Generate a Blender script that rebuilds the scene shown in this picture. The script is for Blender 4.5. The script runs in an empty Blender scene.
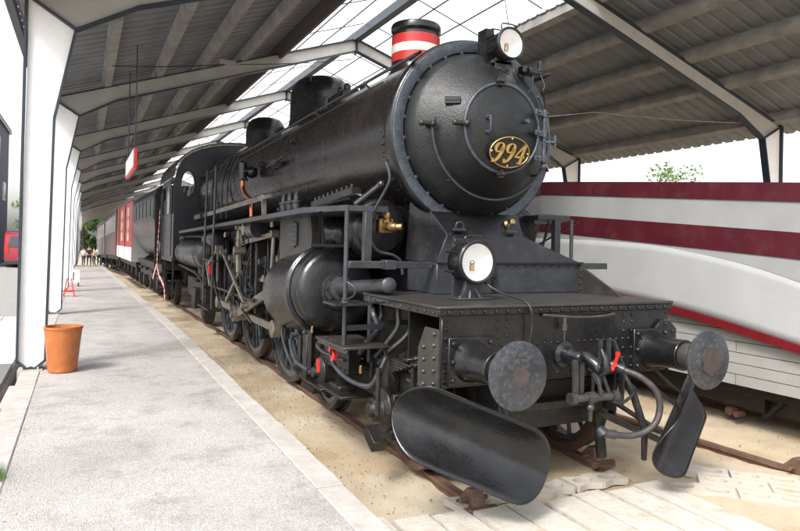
import bpy, bmesh, math, random
from mathutils import Vector, Matrix
random.seed(7)
S = bpy.context.scene
COL = S.collection
R_ = math.radians
PI = math.pi

# ------------------------------------------------------------------ camera, sky, sun, exposure
cam_d = bpy.data.cameras.new('camera'); cam = bpy.data.objects.new('camera', cam_d); COL.objects.link(cam)
S.camera = cam
_right = Vector((0.89886303, -0.43767074, 0.02212655)); _up = Vector((-0.0227732, 0.00377148, 0.99973354))
_fwd = Vector((0.43763757, 0.89912741, 0.00657712))
_m = Matrix((_right, _up, -_fwd)).transposed().to_4x4(); _m.translation = Vector((-3.3785, -3.9812, 1.8787))
cam.matrix_world = _m
cam_d.sensor_width = 36.0; cam_d.lens = 29.235; cam_d.shift_y = -0.0314
cam_d.clip_start = 0.05; cam_d.clip_end = 2000
S.render.resolution_x = 1024; S.render.resolution_y = 680

SUN_EL, SUN_AZ = 48, 235          # azimuth measured clockwise from +Y (the far end of the train)
w = bpy.data.worlds.new('World'); S.world = w; w.use_nodes = True
nt = w.node_tree; bg = nt.nodes['Background']
sky = nt.nodes.new('ShaderNodeTexSky'); sky.sky_type = 'NISHITA'; sky.sun_disc = False
sky.sun_elevation = R_(SUN_EL); sky.sun_rotation = R_(SUN_AZ); sky.dust_density = 3.5; sky.air_density = 1.2
hs = nt.nodes.new('ShaderNodeHueSaturation'); hs.inputs['Saturation'].default_value = 0.22
nt.links.new(sky.outputs[0], hs.inputs['Color']); nt.links.new(hs.outputs[0], bg.inputs[0])
bg.inputs[1].default_value = 0.15
sd = bpy.data.lights.new('sun', 'SUN'); sd.energy = 1.4; sd.angle = R_(14); sd.color = (1, .96, .9)
sun = bpy.data.objects.new('sun', sd); COL.objects.link(sun)
_a = R_(SUN_AZ); _e = R_(SUN_EL)
sdir = Vector((math.sin(_a) * math.cos(_e), math.cos(_a) * math.cos(_e), math.sin(_e)))
sun.rotation_euler = sdir.to_track_quat('Z', 'Y').to_euler(); sun.location = (-20, -30, 40)
S.view_settings.view_transform = 'Standard'; S.view_settings.look = 'None'
S.view_settings.gamma = 1; S.view_settings.use_curve_mapping = False
S.view_settings.exposure = 1.35
S.render.engine = 'CYCLES'
S.cycles.max_bounces = 8; S.cycles.diffuse_bounces = 4; S.cycles.transparent_max_bounces = 12

# ------------------------------------------------------------------ materials
def mat(name, col, rough=.5, metal=0., col2=None, nscale=6., namt=.5, bump=0., bscale=60., rvar=.12, spec=.5, coat=0., grime=None, gscale=3., gamt=.5, coords='Object'):
    m = bpy.data.materials.new(name); m.use_nodes = True; t = m.node_tree; n = t.nodes; L = t.links
    b = n['Principled BSDF']; b.inputs['Metallic'].default_value = metal; b.inputs['Specular IOR Level'].default_value = spec
    if coat: b.inputs['Coat Weight'].default_value = coat; b.inputs['Coat Roughness'].default_value = .25
    tc = n.new('ShaderNodeTexCoord')
    nz = n.new('ShaderNodeTexNoise'); nz.inputs['Scale'].default_value = nscale; nz.inputs['Detail'].default_value = 8; nz.inputs['Roughness'].default_value = .65
    L.new(tc.outputs[coords], nz.inputs['Vector'])
    rp = n.new('ShaderNodeValToRGB'); rp.color_ramp.elements[0].position = .5 - .22; rp.color_ramp.elements[1].position = .5 + .22
    c2 = col2 or tuple(c * .62 for c in col)
    c2 = tuple(a * (1 - namt) + q * namt for a, q in zip(col, c2)) if col2 is None else c2
    rp.color_ramp.elements[0].color = (*c2, 1); rp.color_ramp.elements[1].color = (*col, 1)
    L.new(nz.outputs['Fac'], rp.inputs[0]); out = rp.outputs[0]
    if grime:
        g = n.new('ShaderNodeTexNoise'); g.inputs['Scale'].default_value = gscale; g.inputs['Detail'].default_value = 12; g.inputs['Roughness'].default_value = .75
        L.new(tc.outputs[coords], g.inputs['Vector'])
        gr = n.new('ShaderNodeValToRGB'); gr.color_ramp.elements[0].position = .5; gr.color_ramp.elements[1].position = .72
        gr.color_ramp.elements[0].color = (0, 0, 0, 1); gr.color_ramp.elements[1].color = (gamt, gamt, gamt, 1)
        L.new(g.outputs['Fac'], gr.inputs[0])
        mx = n.new('ShaderNodeMix'); mx.data_type = 'RGBA'; L.new(gr.outputs[0], mx.inputs[0]); L.new(out, mx.inputs[6]); mx.inputs[7].default_value = (*grime, 1)
        out = mx.outputs[2]
    L.new(out, b.inputs['Base Color'])
    mr = n.new('ShaderNodeMapRange'); mr.inputs[3].default_value = max(.02, rough - rvar); mr.inputs[4].default_value = min(1, rough + rvar)
    n2 = n.new('ShaderNodeTexNoise'); n2.inputs['Scale'].default_value = nscale * 2.3; n2.inputs['Detail'].default_value = 6
    L.new(tc.outputs[coords], n2.inputs['Vector']); L.new(n2.outputs['Fac'], mr.inputs[0]); L.new(mr.outputs[0], b.inputs['Roughness'])
    if bump:
        bn = n.new('ShaderNodeTexNoise'); bn.inputs['Scale'].default_value = bscale; bn.inputs['Detail'].default_value = 6
        L.new(tc.outputs[coords], bn.inputs['Vector'])
        bp = n.new('ShaderNodeBump'); bp.inputs['Strength'].default_value = bump; bp.inputs['Distance'].default_value = .02
        L.new(bn.outputs['Fac'], bp.inputs['Height']); L.new(bp.outputs[0], b.inputs['Normal'])
    return m
DUST = (.12, .10, .075)
M = dict(
    black=mat('black_paint', (.010, .0105, .012), .25, col2=(.005, .005, .006), bump=.10, bscale=38, grime=(.05, .045, .037), gamt=.35, gscale=4, rvar=.12),
    boiler=mat('boiler_black', (.011, .0095, .009), .26, col2=(.007, .0055, .005), bump=.12, bscale=7, grime=(.045, .024, .017), gamt=.4, gscale=1.5, rvar=.13),
    door=mat('wrinkled_black', (.010, .011, .012), .43, col2=(.006, .0065, .007), bump=.22, bscale=55, spec=.38, grime=(.028, .028, .028), gamt=.4, gscale=6, rvar=.10),
    ring=mat('graphite_paint', (.075, .088, .11), .36, .2, col2=(.03, .035, .045), nscale=10, bump=.25, bscale=50, grime=(.012, .012, .014), gamt=.85, gscale=16),
    grey=mat('grey_steel_paint', (.050, .055, .063), .36, .2, col2=(.024, .026, .03), bump=.1, bscale=40, grime=(.015, .014, .012), gamt=.7, gscale=8),
    oily=mat('oily_black_iron', (.012, .011, .0095), .40, col2=(.006, .0055, .005), bump=.25, bscale=50, grime=(.055, .042, .028), gamt=.6, gscale=7),
    deck=mat('dusty_deck_plate', (.032, .029, .026), .42, col2=(.018, .016, .014), bump=.12, bscale=60, grime=(.075, .065, .05), gamt=.5, gscale=4),
    rod=mat('bare_steel_rod', (.36, .335, .295), .36, .7, col2=(.14, .115, .085), bump=.15, bscale=60, grime=(.05, .035, .02), gamt=.75, gscale=9),
    disc=mat('worn_buffer_steel', (.075, .082, .095), .34, .5, col2=(.03, .033, .04), bump=.12, bscale=45, nscale=7, grime=(.22, .21, .20), gamt=.65, gscale=26),
    rust=mat('brown_rust', (.10, .048, .028), .8, col2=(.045, .025, .017), bump=.4, bscale=70),
    discrust=mat('polished_rusty_centre', (.105, .078, .068), .42, .45, col2=(.055, .05, .052), bump=.2, bscale=60, nscale=16),
    brass=mat('brass', (.50, .35, .17), .36, 1., col2=(.26, .17, .08), bump=.1),
    copper=mat('copper_pipe', (.62, .26, .15), .38, 1., col2=(.32, .12, .07)),
    gold=mat('gold_leaf', (.78, .55, .20), .35, .85, col2=(.55, .36, .12)),
    red=mat('red_paint', (.50, .025, .02), .4, col2=(.36, .02, .02)),
    bright_red=mat('bright_red_enamel', (.75, .03, .02), .35, col2=(.6, .02, .02)),
    band_white=mat('cream_white_band', (.72, .68, .60), .5, col2=(.55, .5, .43)),
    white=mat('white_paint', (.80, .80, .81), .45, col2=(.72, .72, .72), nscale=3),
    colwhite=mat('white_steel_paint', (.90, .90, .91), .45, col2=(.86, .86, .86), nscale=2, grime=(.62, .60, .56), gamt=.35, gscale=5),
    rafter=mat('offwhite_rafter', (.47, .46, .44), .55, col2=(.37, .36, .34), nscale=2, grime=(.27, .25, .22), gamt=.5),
    navy=mat('dark_teal_flange', (.025, .04, .055), .4, col2=(.015, .022, .04)),
    steelroof=mat('galvanised_roof_sheet', (.255, .267, .285), .6, .1, col2=(.175, .183, .195), nscale=1.3, bump=.1, grime=(.13, .13, .13), gamt=.6, gscale=.8),
    timber=mat('grey_timber', (.37, .355, .335), .85, col2=(.18, .17, .16), nscale=2.5, bump=.3, bscale=30),
    trim=mat('brown_trim_board', (.10, .075, .065), .7, col2=(.06, .045, .04)),
    maroon=mat('maroon_paint', (.068, .004, .012), .5, col2=(.048, .003, .008), nscale=2, grime=(.10, .05, .05), gamt=.4),
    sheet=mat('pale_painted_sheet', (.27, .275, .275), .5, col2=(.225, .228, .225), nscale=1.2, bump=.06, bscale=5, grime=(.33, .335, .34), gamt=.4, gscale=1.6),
    plank=mat('pale_painted_boards', (.30, .297, .285), .5, col2=(.24, .237, .225), nscale=2, bump=.12, bscale=30, grime=(.24, .22, .19), gamt=.4),
    terracotta=mat('terracotta', (.42, .135, .035), .38, col2=(.32, .09, .022), nscale=4, bump=.12, grime=(.52, .26, .12), gamt=.6, gscale=7),
    rubber=mat('rubber_hose', (.045, .039, .036), .5, col2=(.02, .018, .017), bump=.2, grime=(.10, .06, .045), gamt=.6, gscale=12),
    cable=mat('black_cable', (.012, .012, .013), .5),
    skin=mat('skin', (.45, .27, .19), .6),
    darkcloth=mat('dark_cloth', (.02, .022, .03), .9), bluecloth=mat('navy_cloth', (.03, .05, .12), .9),
    whitecloth=mat('white_cloth', (.7, .7, .72), .9), pinkcloth=mat('pale_cloth', (.6, .42, .4), .9), hair=mat('brown_hair', (.05, .03, .02), .8),
    bark=mat('bark', (.09, .07, .05), .9, bump=.5), brick=mat('dark_render', (.09, .085, .12), .8, col2=(.06, .06, .085)),
    glassdark=mat('dark_window_glass', (.03, .035, .045), .08, spec=.8),
    redcoach=mat('red_coach_paint', (.55, .025, .02), .35, col2=(.36, .02, .02), nscale=1.5, grime=(.2, .04, .03), gamt=.4),
    browncoach=mat('brown_coach_paint', (.17, .08, .075), .5, col2=(.11, .06, .055), nscale=1.5), greycoach=mat('grey_coach_paint', (.30, .29, .29), .5, col2=(.2, .19, .19)),
    tender=mat('tender_paint', (.028, .031, .036), .30, .2, col2=(.016, .018, .021), bump=.08, bscale=8, nscale=2),
    boots=mat('white_trainers', (.5, .5, .5), .8),
)
def glass_mat():
    m = bpy.data.materials.new('lens_glass'); m.use_nodes = True; b = m.node_tree.nodes['Principled BSDF']
    b.inputs['Base Color'].default_value = (1, 1, 1, 1); b.inputs['Roughness'].default_value = .03; b.inputs['Transmission Weight'].default_value = .95; b.inputs['IOR'].default_value = 1.2
    return m
M['glass'] = glass_mat()
M['reflector'] = mat('white_reflector', (.90, .90, .90), .35, .0, col2=(.86, .86, .86))
def clear_glass():
    m = bpy.data.materials.new('cab_glass'); m.use_nodes = True; t = m.node_tree; n = t.nodes
    tr = n.new('ShaderNodeBsdfTransparent'); gl = n.new('ShaderNodeBsdfGlossy'); gl.inputs['Roughness'].default_value = .05
    mx = n.new('ShaderNodeMixShader'); mx.inputs[0].default_value = .25
    t.links.new(tr.outputs[0], mx.inputs[1]); t.links.new(gl.outputs[0], mx.inputs[2]); t.links.new(mx.outputs[0], n['Material Output'].inputs[0])
    return m
M['clear'] = clear_glass()
def skylight_mat():
    m = bpy.data.materials.new('translucent_sheet'); m.use_nodes = True; t = m.node_tree; n = t.nodes; L = t.links
    tr = n.new('ShaderNodeBsdfTranslucent'); tp = n.new('ShaderNodeBsdfTransparent'); df = n.new('ShaderNodeBsdfDiffuse')
    tc = n.new('ShaderNodeTexCoord'); nz = n.new('ShaderNodeTexNoise'); nz.inputs['Scale'].default_value = 1.5; nz.inputs['Detail'].default_value = 5
    L.new(tc.outputs['Object'], nz.inputs[0]); rp = n.new('ShaderNodeValToRGB'); rp.color_ramp.elements[0].color = (.80, .82, .82, 1); rp.color_ramp.elements[1].color = (.96, .97, .97, 1)
    L.new(nz.outputs[0], rp.inputs[0]); L.new(rp.outputs[0], tr.inputs[0]); df.inputs[0].default_value = (.9, .9, .9, 1)
    a = n.new('ShaderNodeMixShader'); a.inputs[0].default_value = .10; L.new(tr.outputs[0], a.inputs[1]); L.new(df.outputs[0], a.inputs[2])
    b = n.new('ShaderNodeMixShader'); b.inputs[0].default_value = .45; L.new(a.outputs[0], b.inputs[1]); L.new(tp.outputs[0], b.inputs[2])
    L.new(b.outputs[0], n['Material Output'].inputs[0]); return m
M['skylight'] = skylight_mat()
def leafmat(name, c1, c2):
    m = mat(name, c1, .6, col2=c2, nscale=2.2)
    b = m.node_tree.nodes['Principled BSDF']; b.inputs['Transmission Weight'].default_value = 0
    return m
M['leaf'] = leafmat('leaf_green', (.12, .22, .05), (.05, .11, .025)); M['leaf2'] = leafmat('leaf_dark', (.07, .14, .04), (.03, .065, .02)); M['leaf3'] = leafmat('leaf_fresh', (.12, .19, .05), (.06, .11, .03))

# ------------------------------------------------------------------ mesh builder
def V(*a): return Vector(a)
def frame_of(d):
    d = Vector(d).normalized(); a = Vector((0, 0, 1)) if abs(d.z) < .9 else Vector((0, 1, 0))
    x = a.cross(d).normalized(); y = d.cross(x).normalized(); return x, y, d
class MB:
    def __init__(s): s.v = []; s.f = []; s.mi = []; s.m = 0
    def add(s, vs, fs):
        o = len(s.v); s.v += [tuple(v) for v in vs]; s.f += [tuple(i + o for i in f) for f in fs]; s.mi += [s.m] * len(fs); return s
    def box(s, c, d, rot=None):
        hx, hy, hz = d[0] / 2, d[1] / 2, d[2] / 2
        p = [Vector((x, y, z)) for x in (-hx, hx) for y in (-hy, hy) for z in (-hz, hz)]
        if rot is not None: p = [rot @ q for q in p]
        c = Vector(c); return s.add([c + q for q in p], [(0, 1, 3, 2), (4, 6, 7, 5), (0, 4, 5, 1), (2, 3, 7, 6), (0, 2, 6, 4), (1, 5, 7, 3)])
    def b2(s, x0, x1, y0, y1, z0, z1): return s.box(((x0 + x1) / 2, (y0 + y1) / 2, (z0 + z1) / 2), (abs(x1 - x0), abs(y1 - y0), abs(z1 - z0)))
    def bar(s, p0, p1, w, h, w1=None, h1=None):
        # w horizontal-ish, h vertical-ish
        p0 = Vector(p0); p1 = Vector(p1); x, y, d = frame_of(p1 - p0); w1 = w if w1 is None else w1; h1 = h if h1 is None else h1
        vs = [p0 + x * a * w / 2 + y * b * h / 2 for a, b in ((-1, -1), (1, -1), (1, 1), (-1, 1))] + [p1 + x * a * w1 / 2 + y * b * h1 / 2 for a, b in ((-1, -1), (1, -1), (1, 1), (-1, 1))]
        return s.add(vs, [(3, 2, 1, 0), (4, 5, 6, 7), (0, 1, 5, 4), (1, 2, 6, 5), (2, 3, 7, 6), (3, 0, 4, 7)])
    def cyl(s, p0, p1, r0, r1=None, n=20, caps=True):
        r1 = r0 if r1 is None else r1; p0 = Vector(p0); p1 = Vector(p1); x, y, d = frame_of(p1 - p0)
        vs = []
        for p, r in ((p0, r0), (p1, r1)): vs += [p + (x * math.cos(2 * PI * i / n) + y * math.sin(2 * PI * i / n)) * r for i in range(n)]
        fs = [(i, (i + 1) % n, n + (i + 1) % n, n + i) for i in range(n)]
        if caps: fs += [tuple(range(n))[::-1], tuple(range(n, 2 * n))]
        return s.add(vs, fs)
    def lathe(s, o, axis, prof, n=32, a0=0, a1=2 * PI, ref=None):
        o = Vector(o); x, y, d = frame_of(axis)
        if ref is not None: x = Vector(ref).normalized(); y = Vector(axis).normalized().cross(x)
        full = abs(a1 - a0 - 2 * PI) < 1e-6; k = n if full else n + 1
        vs = []; idx = []
        for r, h in prof:
            if r < 1e-6: idx.append([len(vs)] * k); vs.append(o + d * h)
            else:
                st = len(vs); idx.append([st + i for i in range(k)])
                vs += [o + d * h + (x * math.cos(a0 + (a1 - a0) * i / n) + y * math.sin(a0 + (a1 - a0) * i / n)) * r for i in range(k)]
        fs = []
        for j in range(len(prof) - 1):
            A, B = idx[j], idx[j + 1]
            for i in range(n):
                q = [A[i], A[(i + 1) % k], B[(i + 1) % k], B[i]]; u = []
                for t in q:
                    if t not in u: u.append(t)
                if len(u) > 2: fs.append(tuple(u))
        return s.add(vs, fs)
    def tube(s, pts, r, n=8, cap=True, closed=False, radii=None):
        P = [Vector(p) for p in pts]
        if radii is None and not closed and 3 <= len(P) <= 12:      # round the bends
            Q = []
            for i in range(len(P) - 1):
                a, c, d, e = P[max(0, i - 1)], P[i], P[i + 1], P[min(len(P) - 1, i + 2)]
                for k in range(5):
                    t = k / 5; Q.append(.5 * (2 * c + (d - a) * t + (2 * a - 5 * c + 4 * d - e) * t * t + (3 * c - a - 3 * d + e) * t ** 3))
            P = Q + [P[-1]]
        N = len(P); vs = []
        t0 = (P[1] - P[0]).normalized(); x, y, _ = frame_of(t0)
        for i, p in enumerate(P):
            a = P[i - 1] if (i > 0 or closed) else P[i]; b = P[(i + 1) % N] if (i < N - 1 or closed) else P[i]
            t = (b - a).normalized(); x = (x - t * x.dot(t)).normalized(); y = t.cross(x)
            rr = radii[i] if radii else r
            vs += [p + (x * math.cos(2 * PI * k / n) + y * math.sin(2 * PI * k / n)) * rr for k in range(n)]
        fs = []
        for i in range(N if closed else N - 1):
            j = (i + 1) % N
            fs += [(i * n + k, i * n + (k + 1) % n, j * n + (k + 1) % n, j * n + k) for k in range(n)]
        if cap and not closed: fs += [tuple(range(n))[::-1], tuple(range((N - 1) * n, N * n))]
        return s.add(vs, fs)
    def prism(s, poly, d0, d1, plane='xz'):
        # poly in plane, extruded along the remaining axis from d0 to d1
        def P(a, b, c):
            return {'xz': (a, c, b), 'xy': (a, b, c), 'yz': (c, a, b)}[plane]
        n = len(poly); vs = [P(a, b, d0) for a, b in poly] + [P(a, b, d1) for a, b in poly]
        return s.add(vs, [tuple(range(n))[::-1], tuple(range(n, 2 * n))] + [(i, (i + 1) % n, n + (i + 1) % n, n + i) for i in range(n)])
    def bolt(s, p, nrm, r=.014, h=.012, n=6):
        return s.lathe(p, nrm, [(r, -.004), (r, h * .55), (r * .6, h), (0, h)], n)
    def sph(s, c, r, n=12, sc=(1, 1, 1)):
        c = Vector(c); m = n // 2; vs = [c + Vector((0, 0, r * sc[2]))]
        for j in range(1, m):
            a = PI * j / m
            vs += [c + Vector((math.sin(a) * math.cos(2 * PI * i / n) * r * sc[0], math.sin(a) * math.sin(2 * PI * i / n) * r * sc[1], math.cos(a) * r * sc[2])) for i in range(n)]
        vs.append(c - Vector((0, 0, r * sc[2]))); fs = [(0, 1 + i, 1 + (i + 1) % n) for i in range(n)]
        for j in range(m - 2):
            a = 1 + j * n; b = a + n; fs += [(a + i, b + i, b + (i + 1) % n, a + (i + 1) % n) for i in range(n)]
        e = len(vs) - 1; a = 1 + (m - 2) * n; fs += [(e, a + (i + 1) % n, a + i) for i in range(n)]
        return s.add(vs, fs)
    def grid(s, fn, nu, nv, thick=None):
        vs = [fn(i / nu, j / nv) for i in range(nu + 1) for j in range(nv + 1)]
        fs = [(i * (nv + 1) + j, (i + 1) * (nv + 1) + j, (i + 1) * (nv + 1) + j + 1, i * (nv + 1) + j + 1) for i in range(nu) for j in range(nv)]
        return s.add(vs, fs)
    def mir(s):
        s.v = [(-x, y, z) for x, y, z in s.v]; s.f = [f[::-1] for f in s.f]; return s
    def build(s, name, m, parent=None, bevel=0., solid=0., flat=False, sharp=38, recalc=True):
        me = bpy.data.meshes.new(name); o = Vector((0, 0, 0)); p = parent
        while p is not None: o += p.location; p = p.parent
        me.from_pydata([tuple(Vector(v) - o) for v in s.v], [], s.f)
        for q in (m if isinstance(m, (list, tuple)) else [m]): me.materials.append(M[q] if isinstance(q, str) else q)
        if any(s.mi): me.polygons.foreach_set('material_index', s.mi)
        bm = bmesh.new(); bm.from_mesh(me)
        if recalc: bmesh.ops.recalc_face_normals(bm, faces=bm.faces)
        for f in bm.faces: f.smooth = not flat
        lim = R_(sharp)
        for e in bm.edges:
            if len(e.link_faces) == 2 and e.calc_face_angle(0) > lim: e.smooth = False
        bm.to_mesh(me); bm.free()
        ob = bpy.data.objects.new(name, me); COL.objects.link(ob); ob.parent = parent
        if solid: md = ob.modifiers.new('solid', 'SOLIDIFY'); md.thickness = solid; md.offset = 0
        if bevel:
            md = ob.modifiers.new('bevel', 'BEVEL'); md.width = bevel; md.segments = 1; md.limit_method = 'ANGLE'; md.angle_limit = R_(50)
        return ob
def tag(o, label=None, cat=None, group=None, kind=None):
    if label: o['label'] = label
    if cat: o['category'] = cat
    if group: o['group'] = group
    if kind: o['kind'] = kind
    return o
def thing(name, label, cat, loc=(0, 0, 0), group=None):
    o = bpy.data.objects.new(name, None); COL.objects.link(o); o.location = loc; o.empty_display_size = .2
    return tag(o, label, cat, group)
def copy_tree(o, parent=None):
    c = o.copy(); COL.objects.link(c); c.parent = parent
    for ch in [x for x in COL.objects if x.parent == o]: copy_tree(ch, c)
    return c
# ------------------------------------------------------------------ ground, platform, track
def bend(y): return 0 if y < 8 else -.018 * (y - 8)          # the track eases to the left beyond the cab
def fall(y): return 0 if y < 34 else -.022 * (y - 34) if y < 60 else -.57
def ground_mesh():
    b = MB()
    xs = [-400, -150, -60, -30, -15, -8, -4.4, -1.95] + [-1.9 + i * .07 for i in range(60)] + [2.4 + i * .4 for i in range(20)] + [12, 20, 40, 100, 400]
    ys = [-60, -20, -8, -5] + [-4 + i * .1 for i in range(90)] + [5 + i * .35 for i in range(60)] + [28, 34, 40, 50, 60, 90, 150, 300, 900]
    from mathutils import noise
    vs = []
    for y in ys:
        for x in xs:
            z = -.07 + fall(y)
            if -1.9 < x < 10 and -6 < y < 26:
                z += .030 * noise.noise(Vector((x * 1.3, y * 1.3, 1))) + .020 * noise.noise(Vector((x * 6, y * 6, 4))) + .006 * noise.noise(Vector((x * 18, y * 18, 4)))
                if y < 0: z = z * (1 - min(1, -y * 2)) + (-.028 + .006 * noise.noise(Vector((x * 9, y * 9, 2)))) * min(1, -y * 2)
            vs.append((x, y, z))
    n = len(xs); fs = [(j * n + i, j * n + i + 1, (j + 1) * n + i + 1, (j + 1) * n + i) for j in range(len(ys) - 1) for i in range(n - 1)]
    b.add(vs, fs)
    m = bpy.data.materials.new('sand'); m.use_nodes = True; t = m.node_tree; nn = t.nodes; L = t.links; bs = nn['Principled BSDF']
    tc = nn.new('ShaderNodeTexCoord')
    def nz(sc, d=8, ro=.6):
        q = nn.new('ShaderNodeTexNoise'); q.inputs['Scale'].default_value = sc; q.inputs['Detail'].default_value = d; q.inputs['Roughness'].default_value = ro; L.new(tc.outputs['Object'], q.inputs[0]); return q
    def ramp(src, p0, c0, p1, c1):
        q = nn.new('ShaderNodeValToRGB'); q.color_ramp.elements[0].position = p0; q.color_ramp.elements[1].position = p1; q.color_ramp.elements[0].color = (*c0, 1); q.color_ramp.elements[1].color = (*c1, 1); L.new(src, q.inputs[0]); return q
    r1 = ramp(nz(1.3).outputs[0], .35, (.36, .265, .165), .62, (.50, .41, .29))
    r2 = ramp(nz(34, 12, .85).outputs[0], .54, (0, 0, 0), .70, (.9, .9, .9)); mx = nn.new('ShaderNodeMix'); mx.data_type = 'RGBA'
    L.new(r2.outputs[0], mx.inputs[0]); L.new(r1.outputs[0], mx.inputs[6]); mx.inputs[7].default_value = (.20, .135, .08, 1)
    r3 = ramp(nz(.9, 6).outputs[0], .48, (0, 0, 0), .66, (.8, .8, .8)); mx2 = nn.new('ShaderNodeMix'); mx2.data_type = 'RGBA'
    L.new(r3.outputs[0], mx2.inputs[0]); L.new(mx.outputs[2], mx2.inputs[6]); mx2.inputs[7].default_value = (.52, .46, .37, 1)
    L.new(mx2.outputs[2], bs.inputs['Base Color']); bs.inputs['Roughness'].default_value = .95
    bp = nn.new('ShaderNodeBump'); bp.inputs['Strength'].default_value = .7; bp.inputs['Distance'].default_value = .02; L.new(nz(70, 8, .75).outputs[0], bp.inputs['Height']); L.new(bp.outputs[0], bs.inputs['Normal'])
    M['sand'] = m
    tag(b.build('ground', 'sand', sharp=180, recalc=False), kind='structure')
ground_mesh()

def asphalt():
    m = bpy.data.materials.new('speckled_tarmac'); m.use_nodes = True; t = m.node_tree; nn = t.nodes; L = t.links; bs = nn['Principled BSDF']
    tc = nn.new('ShaderNodeTexCoord')
    def nz(sc, d=8, ro=.6):
        q = nn.new('ShaderNodeTexNoise'); q.inputs['Scale'].default_value = sc; q.inputs['Detail'].default_value = d; q.inputs['Roughness'].default_value = ro; L.new(tc.outputs['Object'], q.inputs[0]); return q
    vo = nn.new('ShaderNodeTexVoronoi'); vo.inputs['Scale'].default_value = 130; L.new(tc.outputs['Object'], vo.inputs[0])
    r = nn.new('ShaderNodeValToRGB'); e = r.color_ramp.elements; e[0].position = 0; e[0].color = (.30, .283, .27, 1); e[1].position = 1; e[1].color = (.52, .495, .475, 1)
    q = e.new(.5); q.color = (.41, .388, .372, 1)
    sp = nn.new('ShaderNodeSeparateColor'); L.new(vo.outputs['Color'], sp.inputs[0]); L.new(sp.outputs[0], r.inputs[0])
    r2 = nn.new('ShaderNodeValToRGB'); r2.color_ramp.elements[0].position = .3; r2.color_ramp.elements[0].color = (.72, .72, .72, 1); r2.color_ramp.elements[1].position = .7; r2.color_ramp.elements[1].color = (1, 1, 1, 1)
    L.new(nz(.8, 7, .6).outputs[0], r2.inputs[0])
    mx = nn.new('ShaderNodeMix'); mx.data_type = 'RGBA'; mx.blend_type = 'MULTIPLY'; mx.inputs[0].default_value = 1; L.new(r.outputs[0], mx.inputs[6]); L.new(r2.outputs[0], mx.inputs[7])
    r3 = nn.new('ShaderNodeValToRGB'); r3.color_ramp.elements[0].position = .50; r3.color_ramp.elements[0].color = (1, 1, 1, 1); r3.color_ramp.elements[1].position = .72; r3.color_ramp.elements[1].color = (.62, .60, .57, 1)
    L.new(nz(2.6, 12, .72).outputs[0], r3.inputs[0]); m3 = nn.new('ShaderNodeMix'); m3.data_type = 'RGBA'; m3.blend_type = 'MULTIPLY'; m3.inputs[0].default_value = 1; L.new(mx.outputs[2], m3.inputs[6]); L.new(r3.outputs[0], m3.inputs[7])
    L.new(m3.outputs[2], bs.inputs['Base Color']); bs.inputs['Roughness'].default_value = .9
    bp = nn.new('ShaderNodeBump'); bp.inputs['Strength'].default_value = .6; bp.inputs['Distance'].default_value = .01; L.new(vo.outputs['Distance'], bp.inputs['Height']); L.new(bp.outputs[0], bs.inputs['Normal'])
    return m
M['tarmac'] = asphalt()
M['kerb'] = mat('concrete_kerb', (.43, .405, .38), .88, col2=(.31, .29, .27), nscale=5, bump=.3, grime=(.25, .23, .2), gamt=.5, gscale=7)
M['paver'] = mat('concrete_paver', (.52, .50, .47), .85, col2=(.42, .40, .37), nscale=1.5, bump=.3, grime=(.3, .28, .25), gamt=.4)
M['darkpaver'] = mat('dark_paver', (.17, .17, .17), .85, bump=.3)
M['gravel'] = mat('grey_gravel', (.36, .35, .335), .9, col2=(.17, .165, .16), nscale=22, bump=.9, bscale=30)
M['crossing'] = mat('weathered_white_boards', (.50, .475, .43), .85, col2=(.37, .34, .29), nscale=2.6, bump=.5, bscale=24, grime=(.30, .22, .13), gamt=.75, gscale=4.5)
M['lattice'] = mat('lattice_concrete', (.43, .40, .35), .85, col2=(.42, .38, .32), bump=.3, grime=(.45, .36, .25), gamt=.6)

def ribbon(b, fx0, fx1, z0, z1, ys):
    P = []
    for y in ys: P.append([(fx0(y), y, z0 + fall(y)), (fx0(y), y, z1 + fall(y)), (fx1(y), y, z1 + fall(y)), (fx1(y), y, z0 + fall(y))])
    vs = [v for q in P for v in q]; fs = [(0, 1, 2, 3)[::-1], tuple(4 * (len(P) - 1) + i for i in range(4))]
    for i in range(len(P) - 1):
        for k in range(4): fs.append((4 * i + k, 4 * i + (k + 1) % 4, 4 * i + 4 + (k + 1) % 4, 4 * i + 4 + k))
    b.add(vs, fs)
yy = [-8, -4, -2] + list(range(0, 44, 2))
b = MB(); ribbon(b, lambda y: -3.80, lambda y: -2.00 + bend(y), -.3, .300, yy); tag(b.build('platform', 'tarmac', flat=True), kind='structure')
b = MB()
ys = [-8 + i * .8 for i in range(65)]
for y in ys:                                     # edge stones, one beside the next
    ribbon(b, lambda t: -1.995 + bend(t), lambda t: -1.81 + bend(t) + .006 * math.sin(y * 2.1), -.3, .306 + .003 * math.sin(y * 1.7), [y + .006, y + .794])
tag(b.build('platform_edge', 'kerb', flat=True, bevel=.006), kind='structure')
# outer kerb beside the columns
b = MB()
for i in range(40):
    y0 = -6 + i * 1.0; ww = .22 + .03 * math.sin(i * 2.3)
    b.b2(-3.805 - ww, -3.805, y0 + .01, y0 + .985, -.3, .302 + .006 * math.sin(i * 1.9))
tag(b.build('kerb', 'kerb', flat=True, bevel=.008), kind='structure')
b = MB()
for i in range(30):
    for j in range(5):
        y0 = 1.8 + i * .62; x0 = -4.15 - j * .62
        if y0 > 11: continue
        b.m = 1 if (j == 0 and 3.4 < y0 < 5.0) else 0
        b.b2(x0 - .61, x0, y0, y0 + .61, .1, .272 + .004 * math.sin(i * 3 + j * 5))
tag(b.build('pavement', ['paver', 'darkpaver'], flat=True, bevel=.005), kind='structure')
b = MB(); b.b2(-60, -4.13, -10, 60, -.1, .20); tag(b.build('yard', 'gravel', flat=True), kind='structure')

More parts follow.
